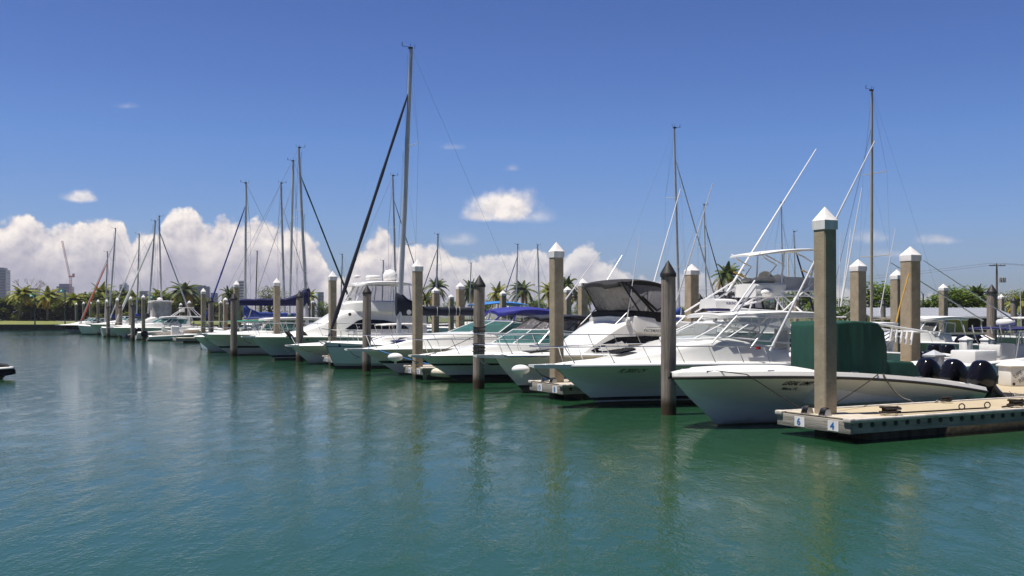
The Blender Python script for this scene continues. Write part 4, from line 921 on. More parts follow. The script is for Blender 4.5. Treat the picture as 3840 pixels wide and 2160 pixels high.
def w_pile(label, s=None, t=None, xy=None, top=4.09, rad=.2, lean=0., ropes=0, group='wooden pilings with black caps'):
    loc = W(s, t) if xy is None else (xy[0], xy[1], 0)
    r = thing('wooden_piling', label, 'piling', loc, 0, group)
    r.rotation_euler.z = random.uniform(0, 6)
    seed = random.uniform(0, 50)
    R = []
    for k in range(13):
        z = lerp(-1.2, top-.36, k/12); rr = rad*(1.06-.10*k/12)
        R.append([(lean*z+rr*(1+.05*mnoise.noise((cos(2*pi*j/18)*2+seed, sin(2*pi*j/18)*2, z*.5)))*cos(2*pi*j/18), rr*(1+.05*mnoise.noise((cos(2*pi*j/18)*2+seed, sin(2*pi*j/18)*2, z*.5)))*sin(2*pi*j/18), z) for j in range(18)])
    MB().loft(R).build('post', 'pile wood', r, smooth=45)
    c = MB(); c.lathe([(rad*1.08, top-.44), (rad*1.08, top-.36), (rad*1.02, top-.33), (.01, top)], (lean*(top-.3), 0, 0), 18); c.build('cap', 'black rubber', r, smooth=30)
    if ropes:
        rp = MB()
        for k in range(ropes):
            z0 = 1.35+.13*k+.35*(k > 2); rp.tube([(lean*z0+rad*1.08*cos(a), rad*1.08*sin(a), z0+.02*sin(a*1.5+k)) for a in [2*pi*j/20 for j in range(21)]], .018, 6)
        tag(rp.build('mooring_rope', 'rope dark', None, loc=loc), 'dark rope wound round the wooden piling in front of the smoky topped cruiser', 'rope', 'ropes wound on wooden pilings').rotation_euler.z = r.rotation_euler.z
    return r
PM = {}
def finger(label, s, t0=-.4, t1=9.0, nums=None, rich=False, w0=-1.13, w1=1.03):
    r = thing('finger_dock', label, 'dock', W(s, t0), ANG, 'finger docks with numbered ends')
    L = t1-t0
    MB().box((L/2+.06, (w0+w1)/2, .455), (L-.12, w1-w0-.16, .07)).build('deck', 'dock deck' if rich else 'dock deck', r)
    MB().box((.55, (w0+w1)/2, .4975), (.98, w1-w0-.17, .02)).build('deck_end', 'dock deck pale', r)
    fl = MB(); fl.box(((L+.9)/2, (w0+w1)/2+.06, -.1), (L-.9, w1-w0-.62, .6)); fl.build('float', 'dock float', r, bevel=.02)
    e = MB(); e.box((.0, (w0+w1)/2, .335), (.07, w1-w0-.02, .27)); eb = e.build('end_board', 'board wood end', r, bevel=.01)
    for sg, y in ((-1, w0), (1, w1)):
        f = MB(); f.box((L/2+.04, y-sg*.06, .33), (L-.0-.02, .07, .25)); fb_ = f.build('side_board', 'board wood', r)
        if sg < 0 and nums and nums[0] in ('6', '10'):
            b0_ = MB().lathe([(.05, 0), (.055, .02), (.035, .04), (.005, .045)], (0, 0, 0), 8, M=Matrix.Rotation(pi/2, 4, 'X')).build('bolt', 'dark metal', fb_)
            for k in range(int(L/.34)):
                q = b0_ if k == 0 else b0_.copy()
                if k: COL.objects.link(q)
                q.parent = fb_; q.location = (.25+k*.34, y+.06-.035, .37)
        bu = MB(); bu.box((L/2-.02, y-sg*.02, .475), (L+.1, .10, .085)); bu.box((-.0, y-sg*.08, .475), (.16, .22, .10)); bu.build('bumper', 'dock bumper', r, bevel=.025)
    if nums:
        for i, nn in enumerate(nums):
            y = lerp(w1, w0, (.33, .78)[i])
            p = MB(); p.box((-.043, y, .335), (.012, .30, .21)); po = p.build('number_plate', 'cap white', r)
            wd = .075*len(nn)
            lettering(nn, .21, lambda a, c: (-.053, y+wd-a*1.05, .262+c), 'number blue', po, name='number', bold=.006)
    for y in (-.26, .26):
        ro = MB(); ro.lathe([(.02, -.07), (.075, -.07), (.085, 0), (.075, .07), (.02, .07)], (.12, y, .60), 14, M=Matrix.Rotation(pi/2, 4, 'X')); rr_ = ro.build('pile_roller', 'black rubber', r)
        br = MB()
        for d in (-.09, .09): br.prism([(.02, .505), (.22, .505), (.17, .64), (.07, .64)], y+d-.008, y+d+.008)
        br.build('roller_bracket', 'aluminium', rr_)
    return r
finger('near finger dock with tan deck and blue numbers 6 and 4 on its end board', 0, nums=('6', '4'), rich=True)
finger('second finger dock from the right, blue numbers 10 and 8 on its end board', 11.57, nums=('10', '8'))
finger('third finger dock from the right, blue numbers 14 and 12 on its end board', 22.8, nums=('14', '12'))
finger('finger dock left of the tall masted sailboat, numbers 18 and 16 on its end board', 34.6, nums=('18', '16'))
finger('finger dock behind the bow of the big yacht, end hidden by hulls', 45.6)
finger('finger dock hidden behind the hardtop cruiser', 58.)
finger('finger dock at the isolated tall piling in the left middle of the picture', 70.3, nums=('30', '28'))
for i, s in enumerate((85., 99.7)):
    finger(('finger dock in the gap right of the skiff', 'finger dock beside the black outboard of the skiff')[i], s)
r = thing('walkway_dock', 'long main floating walkway running behind the front row of boats', 'dock', W(-6, 9.05), ANG)
MB().box((1.4, 95., .455), (2.8, 190., .07)).build('deck', 'dock deck', r)
MB().box((1.4, 95., .0), (2.3, 189., .74)).build('float', 'dock float', r)
MB().box((-.02, 95., .38), (.06, 190., .22)).box((2.82, 95., .38), (.06, 190., .22)).build('side_board', 'board wood', r)
r = thing('walkway_dock', 'second floating walkway further behind, seen between the right hand pilings', 'dock', W(10, 36.), ANG)
MB().box((1.2, 40., .455), (2.4, 80., .07)).build('deck', 'dock deck', r)
MB().box((1.2, 40., .0), (2.0, 79., .74)).build('float', 'dock float', r)
MB().box((-.02, 40., .38), (.06, 80., .22)).build('side_board', 'board wood', r)
# pilings: front row
c_pile('tall concrete piling nearest the camera, standing on the dock numbered 6 and 4', 0, 0)
c_pile('concrete piling on the dock numbered 10 and 8', 11.57, 0)
c_pile('concrete piling on the dock numbered 14 and 12', 22.6, -.3)
c_pile('concrete piling on the dock numbered 18 and 16, just left of the tallest sailboat', 34.5, -.25)
c_pile('concrete piling rising behind the foredeck of the big yacht', 45.3, -.45)
c_pile('concrete piling rising behind the deck of the hardtop cruiser', 57.5, -.3, top=5.2)
c_pile('concrete piling alone at the gap in the row, left of the hardtop cruiser bow', 70.1, -.4)
FAR = [(361, 741, 'tallest of the left group, beside the skiff motor'), (328, 744.5, 'second of the left group, left of the skiff motor'), (295, 748, 'in the left group just right of the orange headsail boat mast'), (269, 752.3, 'behind the bow of the grey hulled cruiser'), (247, 752.8, 'above the stern of the black hulled cruiser'), (228, 757.8, 'third from the left end of the row'), (210, 758.4, 'second from the left end of the row, by the orange headsail foot'), (192, 761, 'leftmost of the whole row, against the hedge')]
BACK = [(2290, 620, 'large one right of the green canvas cover'), (2257, 678, 'half hidden behind the large piling right of the green cover'), (2160, 652, 'just right of the nearest piling, behind the green cover'), (1740, 664, 'behind the outrigger right of the black bimini'), (1466, 700, 'behind the left corner of the black bimini'), (1428, 720, 'just right of the piling numbered 10 and 8, half hidden'), (1265, 730, 'in front of the sky blue awning'), (1158, 710, 'tallest of the three right of the navy furled sail'), (1095, 722, 'first right of the tall piling numbered 14 and 12'), (1135, 740, 'shorter one between two taller ones right of the navy sail'), (878, 742, 'behind the yacht curtains, right of the piling numbered 18 and 16'), (2373, 714, 'slim one with a number plate, in the right group'), (2519, 740, 'between two wooden pilings at the right edge'), (2574, 760, 'cut by the right edge of the picture'), (567, 748, 'small one behind the row, right of the isolated piling'), (602, 752, 'small one peeking out right of the hardtop cruiser piling'), (555, 756, 'tiny one left of the blue furled headsail'), (787, 755, 'small one by the light green palm left of the yacht'), (655, 756, 'tiny one below the bright blue boom cover'), (2003, 745, 'seen through the tower of the express boat'), (1278, 770, 'tiny and far, under the awning, right one'), (1202, 766, 'tiny and far, under the awning, left one'), (515, 765, 'tiny one behind the white T top boats of the left middle'), (476, 756, 'small one by the base of the grey headsail slanting right'), (455, 762, 'tiny one right of the white flybridge enclosure'), (1660, 0, '')]
k_ = 3840/2576
def top_xy(px, py, h):
    Z = (h-CAMZ)*FPX/(HOR-py*k_); return at_depth(px*k_, Z), Z
for px, py, lab in FAR: c_pile('concrete piling '+lab, xy=top_xy(px, py, 4.97))
for px, py, lab in BACK[:-1]: c_pile('concrete piling '+lab, xy=top_xy(px, py, 4.97), w=.47)
w_pile('thick wooden piling in front of the express boat, nearest of the wooden ones', 5.6, -.02, rad=.2, lean=-.01)
w_pile('wooden piling wound with dark rope in front of the smoky topped cruiser', 16.4, -.45, rad=.205, lean=.008, ropes=5)
w_pile('wooden piling in front of the tall masted sailboat', 29., -.3, rad=.2, lean=.006)
w_pile('wooden piling in front of the big yacht bow', 40.1, -.45, rad=.21)
w_pile('wooden piling at the bow of the hardtop cruiser', 49.4, -2.2, rad=.21)
w_pile('wooden piling right beside the isolated concrete piling in the left middle', 61.4, -1.4, rad=.2)
for px, py, lab in ((2495, 715, 'wooden piling leaning in the right group below the power pole'), (2550, 745, 'wooden piling at the right edge in front of the trees'), (2392, 770, 'short wooden piling right of the slim numbered concrete one'), (1760, 738, 'wooden piling half hidden behind the concrete one right of the bimini'), (334, 760, 'wooden piling second from the right of the left group'), (303, 765, 'wooden piling by the thick white furled headsail'), (1377, 771, 'wooden piling left of the piling numbered 10 and 8, by the palms'), (272, 765, 'wooden piling in the left group behind the grey cruiser'), (778, 771, 'small wooden piling in front of the palms left of the yacht'), (2222, 755, 'wooden piling behind the tan white mast')):
    w_pile(lab, xy=top_xy(px, py, 4.09), rad=.22)
# ---------------------------------------------------------------- gear on the docks
def dock_pt(s, t, z=.51): return W(s, t, z)
def coil(label, s, t, R=.22, mat='rope dark', n=4):
    b = MB(); random.seed(int(s*10+t*7)+3)
    pts = []
    for k in range(n*18):
        a = 2*pi*k/18; rr = R*(.75+.25*sin(a*.37+k*.01)+.12*random.uniform(-1, 1)); pts.append((rr*cos(a), rr*.8*sin(a), .02+.032*(k/18)*1.1+.012*random.uniform(0, 1)))
    b.tube(pts, .022, 6)
    return tag(b.build('rope_coil', mat, None, loc=dock_pt(s, t)), label, 'rope', 'ropes lying on the near dock')
coil('dark heap of rope on the near dock, right of the nearest piling', -.72, 1.15)
b = MB(); b.tube([dock_pt(-.72, 1.3, .53), dock_pt(-.8, 2.6, .53), dock_pt(-.86, 3.3, .54), dock_pt(-.84, 4.1, .53)], .018, 6)
for t in (3.2, 4.05): b.tube([Vector(dock_pt(-.88, t, .60))+Vector((.065*cos(a), 0, .065*sin(a))) for a in [2*pi*j/14 for j in range(15)]], .014, 6)
tag(b.build('dock_line', 'rope dark', None), 'dark line with two rings lying along the near dock edge', 'rope', 'ropes lying on the near dock')
coil('dark untidy rope heap on the near dock at the right picture edge', -.78, 5.2, .2)
tag(MB().tube([dock_pt(-.85, 4.6, .53), dock_pt(-.78, 5.2, .55), dock_pt(-.82, 6., .53), dock_pt(-.95, 8.6, .53)], .02, 6).build('dock_line', 'rope dark', None), 'dark line trailing from the right rope heap along the near dock', 'rope', 'ropes lying on the near dock')
coil('brown and yellow rope bundle on the far edge of the near dock', .78, 4.75, .13, 'rope dark', 3)
def line(label, pts, mat='rope dark', r=.014, sag=0.):
    P = []
    for a, c in zip(pts, pts[1:]):
        a, c = Vector(a), Vector(c)
        for i in range(10):
            q = i/10; p = a.lerp(c, q); p.z -= sag*4*q*(1-q); P.append(p)
    P.append(Vector(pts[-1]))
    return tag(MB().tube(P, r, 6).build('mooring_line', mat, None), label, 'mooring line', 'mooring lines')
line('thin dark line from the bow of the green covered boat down to the near dock', [W(2.75, -1.1, 1.36), W(1.55, -.85, 1.30), W(.85, .05, .56)], r=.012)
line('dark line from the side of the green covered boat to the nearest piling', [W(1.44, 3.15, 1.2), W(.25, .3, .60)], r=.013, sag=.03)
line('speckled grey rope hanging from the green covered boat to the near dock', [W(1.42, 3.3, 1.2), W(1.15, 3.9, .56), W(.9, 4.6, .55)], 'rope grey', .022, .14)
line('blue line from the long white cruiser bow to the dock numbered 14 and 12', [W(26., -1.3, 1.25), W(23.2, .5, .56)], 'blue line', .022, .03)
line('blue line heap on the dock numbered 14 and 12', [W(22., .4, .56), W(21.9, .9, .6), W(21.6, 1.6, 1.), W(22.2, .7, .58)], 'blue line', .02)
line('dark line from the smoky topped cruiser to the wooden piling with rope', [W(20., -.9, 1.1), W(16.6, -.5, 1.9)], r=.012, sag=.05)
line('dark line from the small round bowed boat to the dock numbered 18 and 16', [W(36.8, -1.4, .95), W(35.2, -.2, .55)], r=.014, sag=.08)
line('dark line from the express boat bow to the dock numbered 10 and 8', [W(8.7, -.9, 1.15), W(10.7, -.1, .56)], r=.014, sag=.04)
def fender(label, s, t, z, rad=.2, rx=.30, mat='white paint', tall=False):
    b = MB(); b.ell((0, 0, 0), (rx, rad, rad*.82) if not tall else (.16, .16, .4), 20, 12)
    b.tube([(0, 0, -rad*.7), (0, 0, -rad*.8-.1)], .05, 6)
    return tag(b.build('fender', mat, None, loc=W(s, t, z), rotz=0., smooth=60), label, 'fender', 'dock fenders')
fender('white round fender at the corner of the dock numbered 10 and 8', 12.85, -.62, .86)
fender('white round fender at the corner of the dock numbered 14 and 12', 24.0, -.75, .86, .22, .33)
fo = MB(); fo.tube([(-.5, 0, 0), (-.42, 0, 0), (.35, 0, -.05), (.5, 0, -.08)], [.06, .17, .17, .05], 14)
tag(fo.build('fender', 'cream cloth', None, loc=W(21.5, .3, .32), rotz=-.25, smooth=60), 'beige sausage shaped fender on the right corner of the dock numbered 14 and 12', 'fender', 'dock fenders')
# dock boxes and pedestals on the walkway
def dock_box(label, s, t, w=1.3, d=.75, h=.72, rot=0., z=.49, lidmat='white paint'):
    r = thing('dock_box', label, 'dock box', W(s, t, z), ANG+rot, 'dock boxes')
    MB().box((0, 0, h*.42), (d, w, h*.84)).build('box', 'gel white', r, bevel=.03)
    l = MB(); f = lambda a, b, zz: [(-a, -b, zz), (a, -b, zz), (a, b, zz), (-a, b, zz)]
    l.loft([f(d/2+.05, w/2+.05, h*.84), f(d/2+.05, w/2+.05, h*.90), f(d/2-.12, w/2-.12, h*1.06), f(d/2-.3, w/2-.35, h*1.1)]); l.build('lid', lidmat, r, bevel=.015)
    return r
r = dock_box('large white dock box lettered LIFE RING at the right edge', 3.9, 11.93, .65, 1.1, .70, rot=-.35)
sl = radians(30)
for i, wd in enumerate(('LIFE', 'RING')):
    lettering(wd, .17, lambda a, c: (-.43+i*.16+a*cos(sl)-c*sin(sl), -.337, .24-i*.15+a*sin(sl)+c*cos(sl)), 'ink grey', r)
MB().lathe([(.03, 0), (.045, .004), (.03, .008)], (-.46, -.328, .07), 10, M=Matrix.Rotation(pi/2, 4, 'X')).build('lock', 'dark metal', r)
dock_box('low white dock box behind the black outboards', 6.2, 10.8, 1.4, .8, .62)
dock_box('white dock box behind the navy topped console boat', 13.5, 11.2, 1.3, .8, .66)
def pedestal(label, s, t, h=1.1, lid='blue canvas', body='grey plastic', w=.34):
    r = thing('dock_pedestal', label, 'dock pedestal', W(s, t, .49), ANG, 'dock pedestals')
    b = MB(); q = lambda a, z: [(-a, -a, z), (a, -a, z), (a, a, z), (-a, a, z)]
    b.loft([q(w*.56, 0), q(w*.5, .1), q(w*.5, h)]); b.build('post', body, r, bevel=.02)
    c = MB(); c.loft([q(w*.56, h), q(w*.56, h+.05), q(.01, h+.2)]); c.build('cap', lid, r, smooth=20)
    return r
pedestal('grey power pedestal left of the black outboards', 4.9, 9.3, .9, 'grey plastic', 'grey plastic', .42)
X, Z = at_depth(3622, 50), 50
for px, Z, lab in ((3622, 46, 'white pedestal behind the tilted outboards in the right group, left one'), (3702, 46, 'white pedestal behind the tilted outboards in the right group, right one')):
    rx, ry = at_depth(px, Z)-PX0, Z-PY0
    pedestal(lab, rx*UX+ry*UY, rx*VX+ry*VY, 1.0, 'cap white', 'cap white', .42)
# ---------------------------------------------------------------- water and land
def mk_water():
    m, nt = newmat('water')
    tc = nt.new('ShaderNodeTexCoord').outputs['Object']
    v1 = nt.new('ShaderNodeMapping', {'Vector': tc, 'Scale': (2.0, .75, 1), 'Rotation': (0, 0, .15)}).outputs[0]
    v2 = nt.new('ShaderNodeMapping', {'Vector': tc, 'Scale': (.95, 1.6, 1), 'Rotation': (0, 0, -.12)}).outputs[0]
    a = nt.noise(v1, 3.2, 3, .55); b = nt.noise(v2, 8.5, 2, .5); c = nt.noise(tc, .55, 2, .5); g = nt.noise(tc, .07, 3, .5)
    h = nt.m('ADD', nt.m('ADD', nt.m('MULTIPLY', a, .62), nt.m('MULTIPLY', b, .46)), nt.m('ADD', nt.m('MULTIPLY', c, .22), nt.m('MULTIPLY', nt.noise(v2, 19., 2, .5), .42)))
    gust = nt.m('MULTIPLY', nt.ss(g, .35, .65, .6, 1.), nt.ss(nt.noise(nt.new('ShaderNodeMapping', {'Vector': tc, 'Scale': (1.3, .55, 1)}).outputs[0], 1.5, 4, .65), .36, .64, .45, 1.4))
    h = nt.m('MULTIPLY', h, gust)
    bump = nt.new('ShaderNodeBump', {'Strength': 1., 'Distance': .0095, 'Height': h}).outputs[0]
    murk = nt.noise(tc, .05, 3, .5)
    col = nt.mixc(nt.ss(murk, .35, .65), c4((.014, .056, .022)), c4((.016, .062, .028)))
    p = nt.new('ShaderNodeBsdfPrincipled', {'Base Color': col, 'Roughness': .025, 'IOR': 1.33, 'Normal': bump})
    finish(nt, p.outputs[0])
mk_water()
m, nt = newmat('grass ground')
tc = nt.new('ShaderNodeTexCoord').outputs['Object']
n = nt.noise(tc, .15, 5, .6)
p = nt.new('ShaderNodeBsdfPrincipled', {'Base Color': nt.mixc(nt.ss(n, .35, .65), c4((.06, .085, .018)), c4((.13, .13, .04))), 'Roughness': .95})
finish(nt, p.outputs[0])
m, nt = newmat('lawn grass')
tc = nt.new('ShaderNodeTexCoord').outputs['Object']
n = nt.noise(tc, .4, 5, .6)
p = nt.new('ShaderNodeBsdfPrincipled', {'Base Color': nt.mixc(nt.ss(n, .35, .65), c4((.10, .14, .02)), c4((.20, .19, .045))), 'Roughness': .95})
finish(nt, p.outputs[0])
MB().add([(-4000, -300, 0), (4000, -300, 0), (4000, 6000, 0), (-4000, 6000, 0)], [(0, 1, 2, 3)])
w = MB(); w.add([(-4000, -300, 0), (4000, -300, 0), (4000, 6000, 0), (-4000, 6000, 0)], [(0, 1, 2, 3)])
tag(w.build('water', 'water', None, smooth=0, fixn=False), kind='structure')
HAZE = .00015
SH = [(-600, 187), (-63, 184), (-52, 250), (20, 250), (31, 140), (36, 92), (400, 92)]
LZ = .8
m = bpy.data.materials.new('haze air'); m.use_nodes = True; m.node_tree.nodes.clear(); MATS['haze air'] = m; nt = NT(m)
pv = nt.new('ShaderNodeVolumePrincipled', {'Color': c4((.80, .82, .95)), 'Density': HAZE, 'Anisotropy': .3}); oo = nt.new('ShaderNodeOutputMaterial'); nt.l.new(pv.outputs[0], oo.inputs['Volume'])
hz_ = MB().box((0, 1030, 70), (2600, 2200, 144)).build('haze', 'haze air', None, smooth=0); tag(hz_, kind='stuff')
land = MB(); land.prism(SH+[(1200, 92), (1200, 3500), (-1800, 3500), (-1800, 187)], -1.5, LZ, ax='z')
tag(land.build('land', 'grass ground', None, smooth=0), kind='structure')
lw = MB(); N_ = 8
lw.loft([[(-600, 187.6+i*9, LZ+.02+.62*sst(0, 1, i/6)), (-66, 187.6+i*9, LZ+.02+.62*sst(0, 1, i/6)), (-58, 187.6+i*9, LZ+.02+.6*sst(0, 1, i/6))] for i in range(9)], closed=False)
tag(lw.build('lawn', 'lawn grass', None), kind='structure')
def seawall(label, pts):
    b = MB()
    for (x0, y0), (x1, y1) in zip(pts, pts[1:]):
        d = Vector((x1-x0, y1-y0, 0)); L = d.length; a = atan2(d.y, d.x); M = Matrix.Rotation(a, 4, 'Z')
        c = Vector(((x0+x1)/2, (y0+y1)/2, 0))+M @ Vector((0, -.16, 0))
        b.box(c+Vector((0, 0, -.3)), (L+.25, .3, 2.45), M=M)
    r = b.build('seawall', 'seawall concrete', None)
    cp = MB()
    for (x0, y0), (x1, y1) in zip(pts, pts[1:]):
        d = Vector((x1-x0, y1-y0, 0)); L = d.length; a = atan2(d.y, d.x); M = Matrix.Rotation(a, 4, 'Z')
        cp.box(Vector(((x0+x1)/2, (y0+y1)/2, .99))+M @ Vector((0, -.1, 0)), (L+.3, .6, .14), M=M)
    cp.build('coping', ('seawall concrete' if 'left' in label else 'dock deck pale'), r)
    return tag(r, label, 'seawall')
seawall('long concrete seawall below the palms at the left edge', SH[:2])
seawall('concrete seawall with pale coping in front of the lime building', SH[5:])
seawall('seawall at the back of the basin, hidden behind the boats', SH[1:6])
# ---------------------------------------------------------------- plants
def leafy(points, size, mat, up=.3):
    b = MB()
    for p in points:
        a = random.uniform(0, 2*pi); tilt = random.uniform(-.9, .9); s_ = size*random.uniform(.6, 1.25)
        d = Vector((cos(a), sin(a), tilt*.6)).normalized(); e = d.cross(Vector((random.uniform(-.5, .5), random.uniform(-.5, .5), 1))).normalized()
        P = Vector(p)
        b.add([P-d*s_*.5, P+e*s_*.32+Vector((0, 0, .05)), P+d*s_*.5, P-e*s_*.32+Vector((0, 0, .05))], [(0, 1, 2, 3)])
    return b
def crown_points(n, blobs, seed):
    rnd = random.Random(seed); out = []
    tot = sum(r[0]*r[1]*r[2] for c, r in blobs)
    for c, r in blobs:
        k = int(n*r[0]*r[1]*r[2]/tot)
        for _ in range(k):
            while True:
                v = Vector((rnd.gauss(0, 1), rnd.gauss(0, 1), rnd.gauss(0, 1)))
                if v.length > .01: break
            v.normalize(); q = rnd.uniform(.25, 1.02)**.6
            wob = 1+.22*mnoise.noise(v*2.2+Vector(c))
            if mnoise.noise(v*3.1+Vector(c)*2.) < -.28: continue
            out.append((c[0]+v.x*r[0]*q*wob, c[1]+v.y*r[1]*q*wob, c[2]+v.z*r[2]*q*wob))
    return out
TREEM = {}
def tree_mesh(key, h, wd, seed, leaf, n, low=.25, size=.55):
    rnd = random.Random(seed)
    blobs = []
    for i in range(9):
        a = 2*pi*i/9+rnd.uniform(-.3, .3); rr = wd*.5*rnd.uniform(.25, .66); z = h*rnd.uniform(low+.15, .8)
        s_ = wd*.5*rnd.uniform(.32, .52); blobs.append(((rr*cos(a), rr*sin(a), z), (s_, s_, s_*.8*min(1, h/wd*1.2))))
    blobs.append(((0, 0, h*.72), (wd*.3, wd*.3, h*.26)))
    cr = leafy(crown_points(n, blobs, seed), size, leaf)
    tr = MB(); tr.tube([(0, 0, 0), (.1, 0, h*.25), (0, .1, h*.5)], [h*.035, h*.03, h*.022], 8)
    for c, r in blobs[:8]: tr.tube([(0.05, 0, h*.28), (c[0]*.5, c[1]*.5, lerp(h*.3, c[2], .6)), c], [h*.022, h*.014, h*.005], 6)
    TREEM[key] = (tr, cr, leaf)
def place_tree(key, name, label, cat, px, Z, sc=1., rot=0., group='trees beyond the marina', sx=1.):
    r = thing(name, label, cat, (at_depth(px, Z), Z, LZ-.05+(.58 if px < 800 and Z < 257 else 0)), rot, group); r.scale = (sc*sx, sc*sx, sc)
    T = TREEM[key]
    if isinstance(T[0], MB):
        t = T[0].build('trunk', 'trunk tree', r); c = T[1].build('crown', T[2], r, smooth=0, fixn=False)
        TREEM[key] = (t, c, None)
    else:
        for o in T[:2]:
            c = o.copy(); COL.objects.link(c); c.parent = r
    return r
tree_mesh('grapeA', 8., 10., 3, 'sea grape leaf', 2600, size=.62)
tree_mesh('grapeB', 7., 8.5, 8, 'sea grape leaf', 2200, .15, size=.58)
tree_mesh('round', 9.8, 11., 5, 'tree leaf', 3000, .2, size=.5)
tree_mesh('bush', 5., 6., 11, 'bush leaf', 3200, -.05, size=.5)
tree_mesh('bushB', 4.4, 6.4, 17, 'bush leaf', 2900, -.08, size=.5)
def palm_mesh(key, seed, h, leaf='palm leaf', nf=30, fl=3.4, wind=.6):
    rnd = random.Random(seed)
    tr = MB(); bend = rnd.uniform(-.6, .6)
    tr.tube([(bend*(1-cos(q*pi/2)), .2*q, h*q) for q in [i/8 for i in range(9)]], [.2-.08*i/8 for i in range(9)], 8)
    top = Vector((bend, .2, h)); cr = MB()
    for i in range(nf):
        a = 2*pi*i*.618; q = i/nf
        el = lerp(1.25, -.5, q)+rnd.uniform(-.15, .15); L = fl*lerp(.75, 1.08, min(1, q*1.6))*rnd.uniform(.88, 1.1)
        pts = []; p = top.copy(); d = Vector((cos(a)*cos(el), sin(a)*cos(el), sin(el)))
        N = 9
        for k in range(N+1):
            pts.append(p.copy()); p = p+d*L/N
            d = (d+Vector((wind*.05, 0, -.13-.08*q))).normalized()
        mi = 1 if q > .8 and rnd.random() < .75 else 0
        for k in range(1, N+1):
            for hf in (0, .5):
                c = pts[k-1].lerp(pts[k], hf); tdir = (pts[k]-pts[k-1]).normalized()
                side = tdir.cross(Vector((0, 0, 1)))
                side = side.normalized() if side.length > .05 else Vector((0, 1, 0))
                ll = .75*(1-abs((k+hf)/N-.42)*1.1)*fl/3.3; 
                for sg in (-1, 1):
                    tip = c+side*sg*ll*.8+tdir*ll*.55+Vector((wind*.12, 0, -.28*ll-.10))
                    wv = tdir*.13
                    cr.add([c-wv, c+wv, tip+wv*.3, tip-wv*.3], [(0, 1, 2, 3)], mi)
        cr.tube(pts, [.035*(1-.8*k/N) for k in range(N+1)], 4, m=mi)
    for k in range(6):
        a = k*1.05; cr.ell(top+Vector((.22*cos(a), .22*sin(a), -.2)), (.12, .12, .15), 6, 4, m=1)
    TREEM[key] = (tr, cr, leaf)
palm_mesh('palmA', 2, 6.2); palm_mesh('palmB', 5, 6.0, wind=.9); palm_mesh('palmC', 9, 6.2, 'palm leaf dark', 32); palm_mesh('palmT', 14, 8.6, 'palm leaf dark', 30, 3.5)
def place_palm(key, label, px, py, Z, rot=0., sc=1.):
    r = thing('palm_tree', label, 'palm tree', (at_depth(px, Z), Z, LZ-.05+(.6 if px < 760 else 0)), rot, 'palms along the shore')
    T = TREEM[key]; h = {'palmA': 6.2, 'palmB': 6., 'palmC': 6.2, 'palmT': 8.6}[key]
    zc = CAMZ+(HOR-py)/FPX*Z; q = (zc-LZ-(.6 if px < 760 else 0))/h; r.scale = (sc, sc, q)
    if isinstance(T[0], MB):
        t = T[0].build('trunk', 'trunk palm', r); c = T[1].build('crown', [T[2], 'palm leaf old'], r, smooth=0, fixn=False); TREEM[key] = (t, c, None)
    else:
        for o in T[:2]:
            c = o.copy(); COL.objects.link(c); c.parent = r
    return r
for a in [('palmA', 'coconut palm at the far left in front of the bare tree', 72, 1100, 192, 0, 1.1), ('palmB', 'coconut palm second from the left, windblown crown left of the crane', 178, 1110, 190, .3, 1.08),
          ('palmA', 'windblown palm between the crane building and the orange headsail', 283, 1122, 194, 2., .95), ('palmB', 'palm with yellowing fronds behind the top of the left pilings and orange headsail', 382, 1098, 204, 1., 1.15),
          ('palmC', 'dark palm behind the pilings below the pale far tower', 462, 1112, 206, 1., .95), ('palmB', 'small yellow green palm right of the leaning white headsail', 500, 1118, 206, 4., .95), ('palmA', 'palm between the two left white masts and the big dark palm', 610, 1110, 206, 3., 1.),
          ('palmC', 'big dark palm in front of the long far tower block, right of the grey headsail', 696, 1090, 193, 2.2, 1.3),
          ('palmA', 'light green palm left of the yacht, by the dark green mast cover', 1164, 1112, 258, 2., .95), ('palmC', 'fan shaped palm left of the isolated white caps, by the blue headsail', 858, 1105, 256, 0., .9),
          ('palmC', 'palm right of the piling numbered 14 and 12, below two masts', 1640, 1078, 258, .5, 1.15), ('palmA', 'palm low behind the navy furled sail', 1602, 1122, 262, 4., 1.), ('palmC', 'palm left of the rope wound wooden piling', 1770, 1085, 258, 1.5, 1.15), ('palmB', 'bright palm left of the piling in front of the sky blue awning', 1868, 1100, 258, .5, 1.15),
          ('palmC', 'spreading palm right of the sky blue awning', 1958, 1090, 256, 3., 1.35), ('palmA', 'palm just left of the piling numbered 10 and 8', 2055, 1092, 256, 5., 1.25), ('palmC', 'palm half hidden right of the piling numbered 10 and 8', 2130, 1072, 258, 2., 1.05), ('palmA', 'palm low between the piling and the black bimini', 2168, 1112, 258, 1., 1.1), ('palmC', 'dark palm behind the left corner of the black bimini', 2195, 1105, 262, 0., 1.1),
          ('palmT', 'tall single palm against the sky left of the tube tower', 2740, 1030, 188, .4, 1.15), ('palmA', 'low palm under the tall single palm', 2660, 1150, 190, 2.4, 1.), ('palmB', 'yellow palm at the right picture edge', 3835, 1130, 128, 0., .85), ('palmC', 'palm between the broad trees near the leaning wooden piling', 3668, 1105, 140, 1., .75)]:
    place_palm(a[0], a[1], a[2], a[3], a[4]*(1.25 if a[2] < 760 else 1), a[5], a[6]*(1.25 if a[2] < 760 else 1))
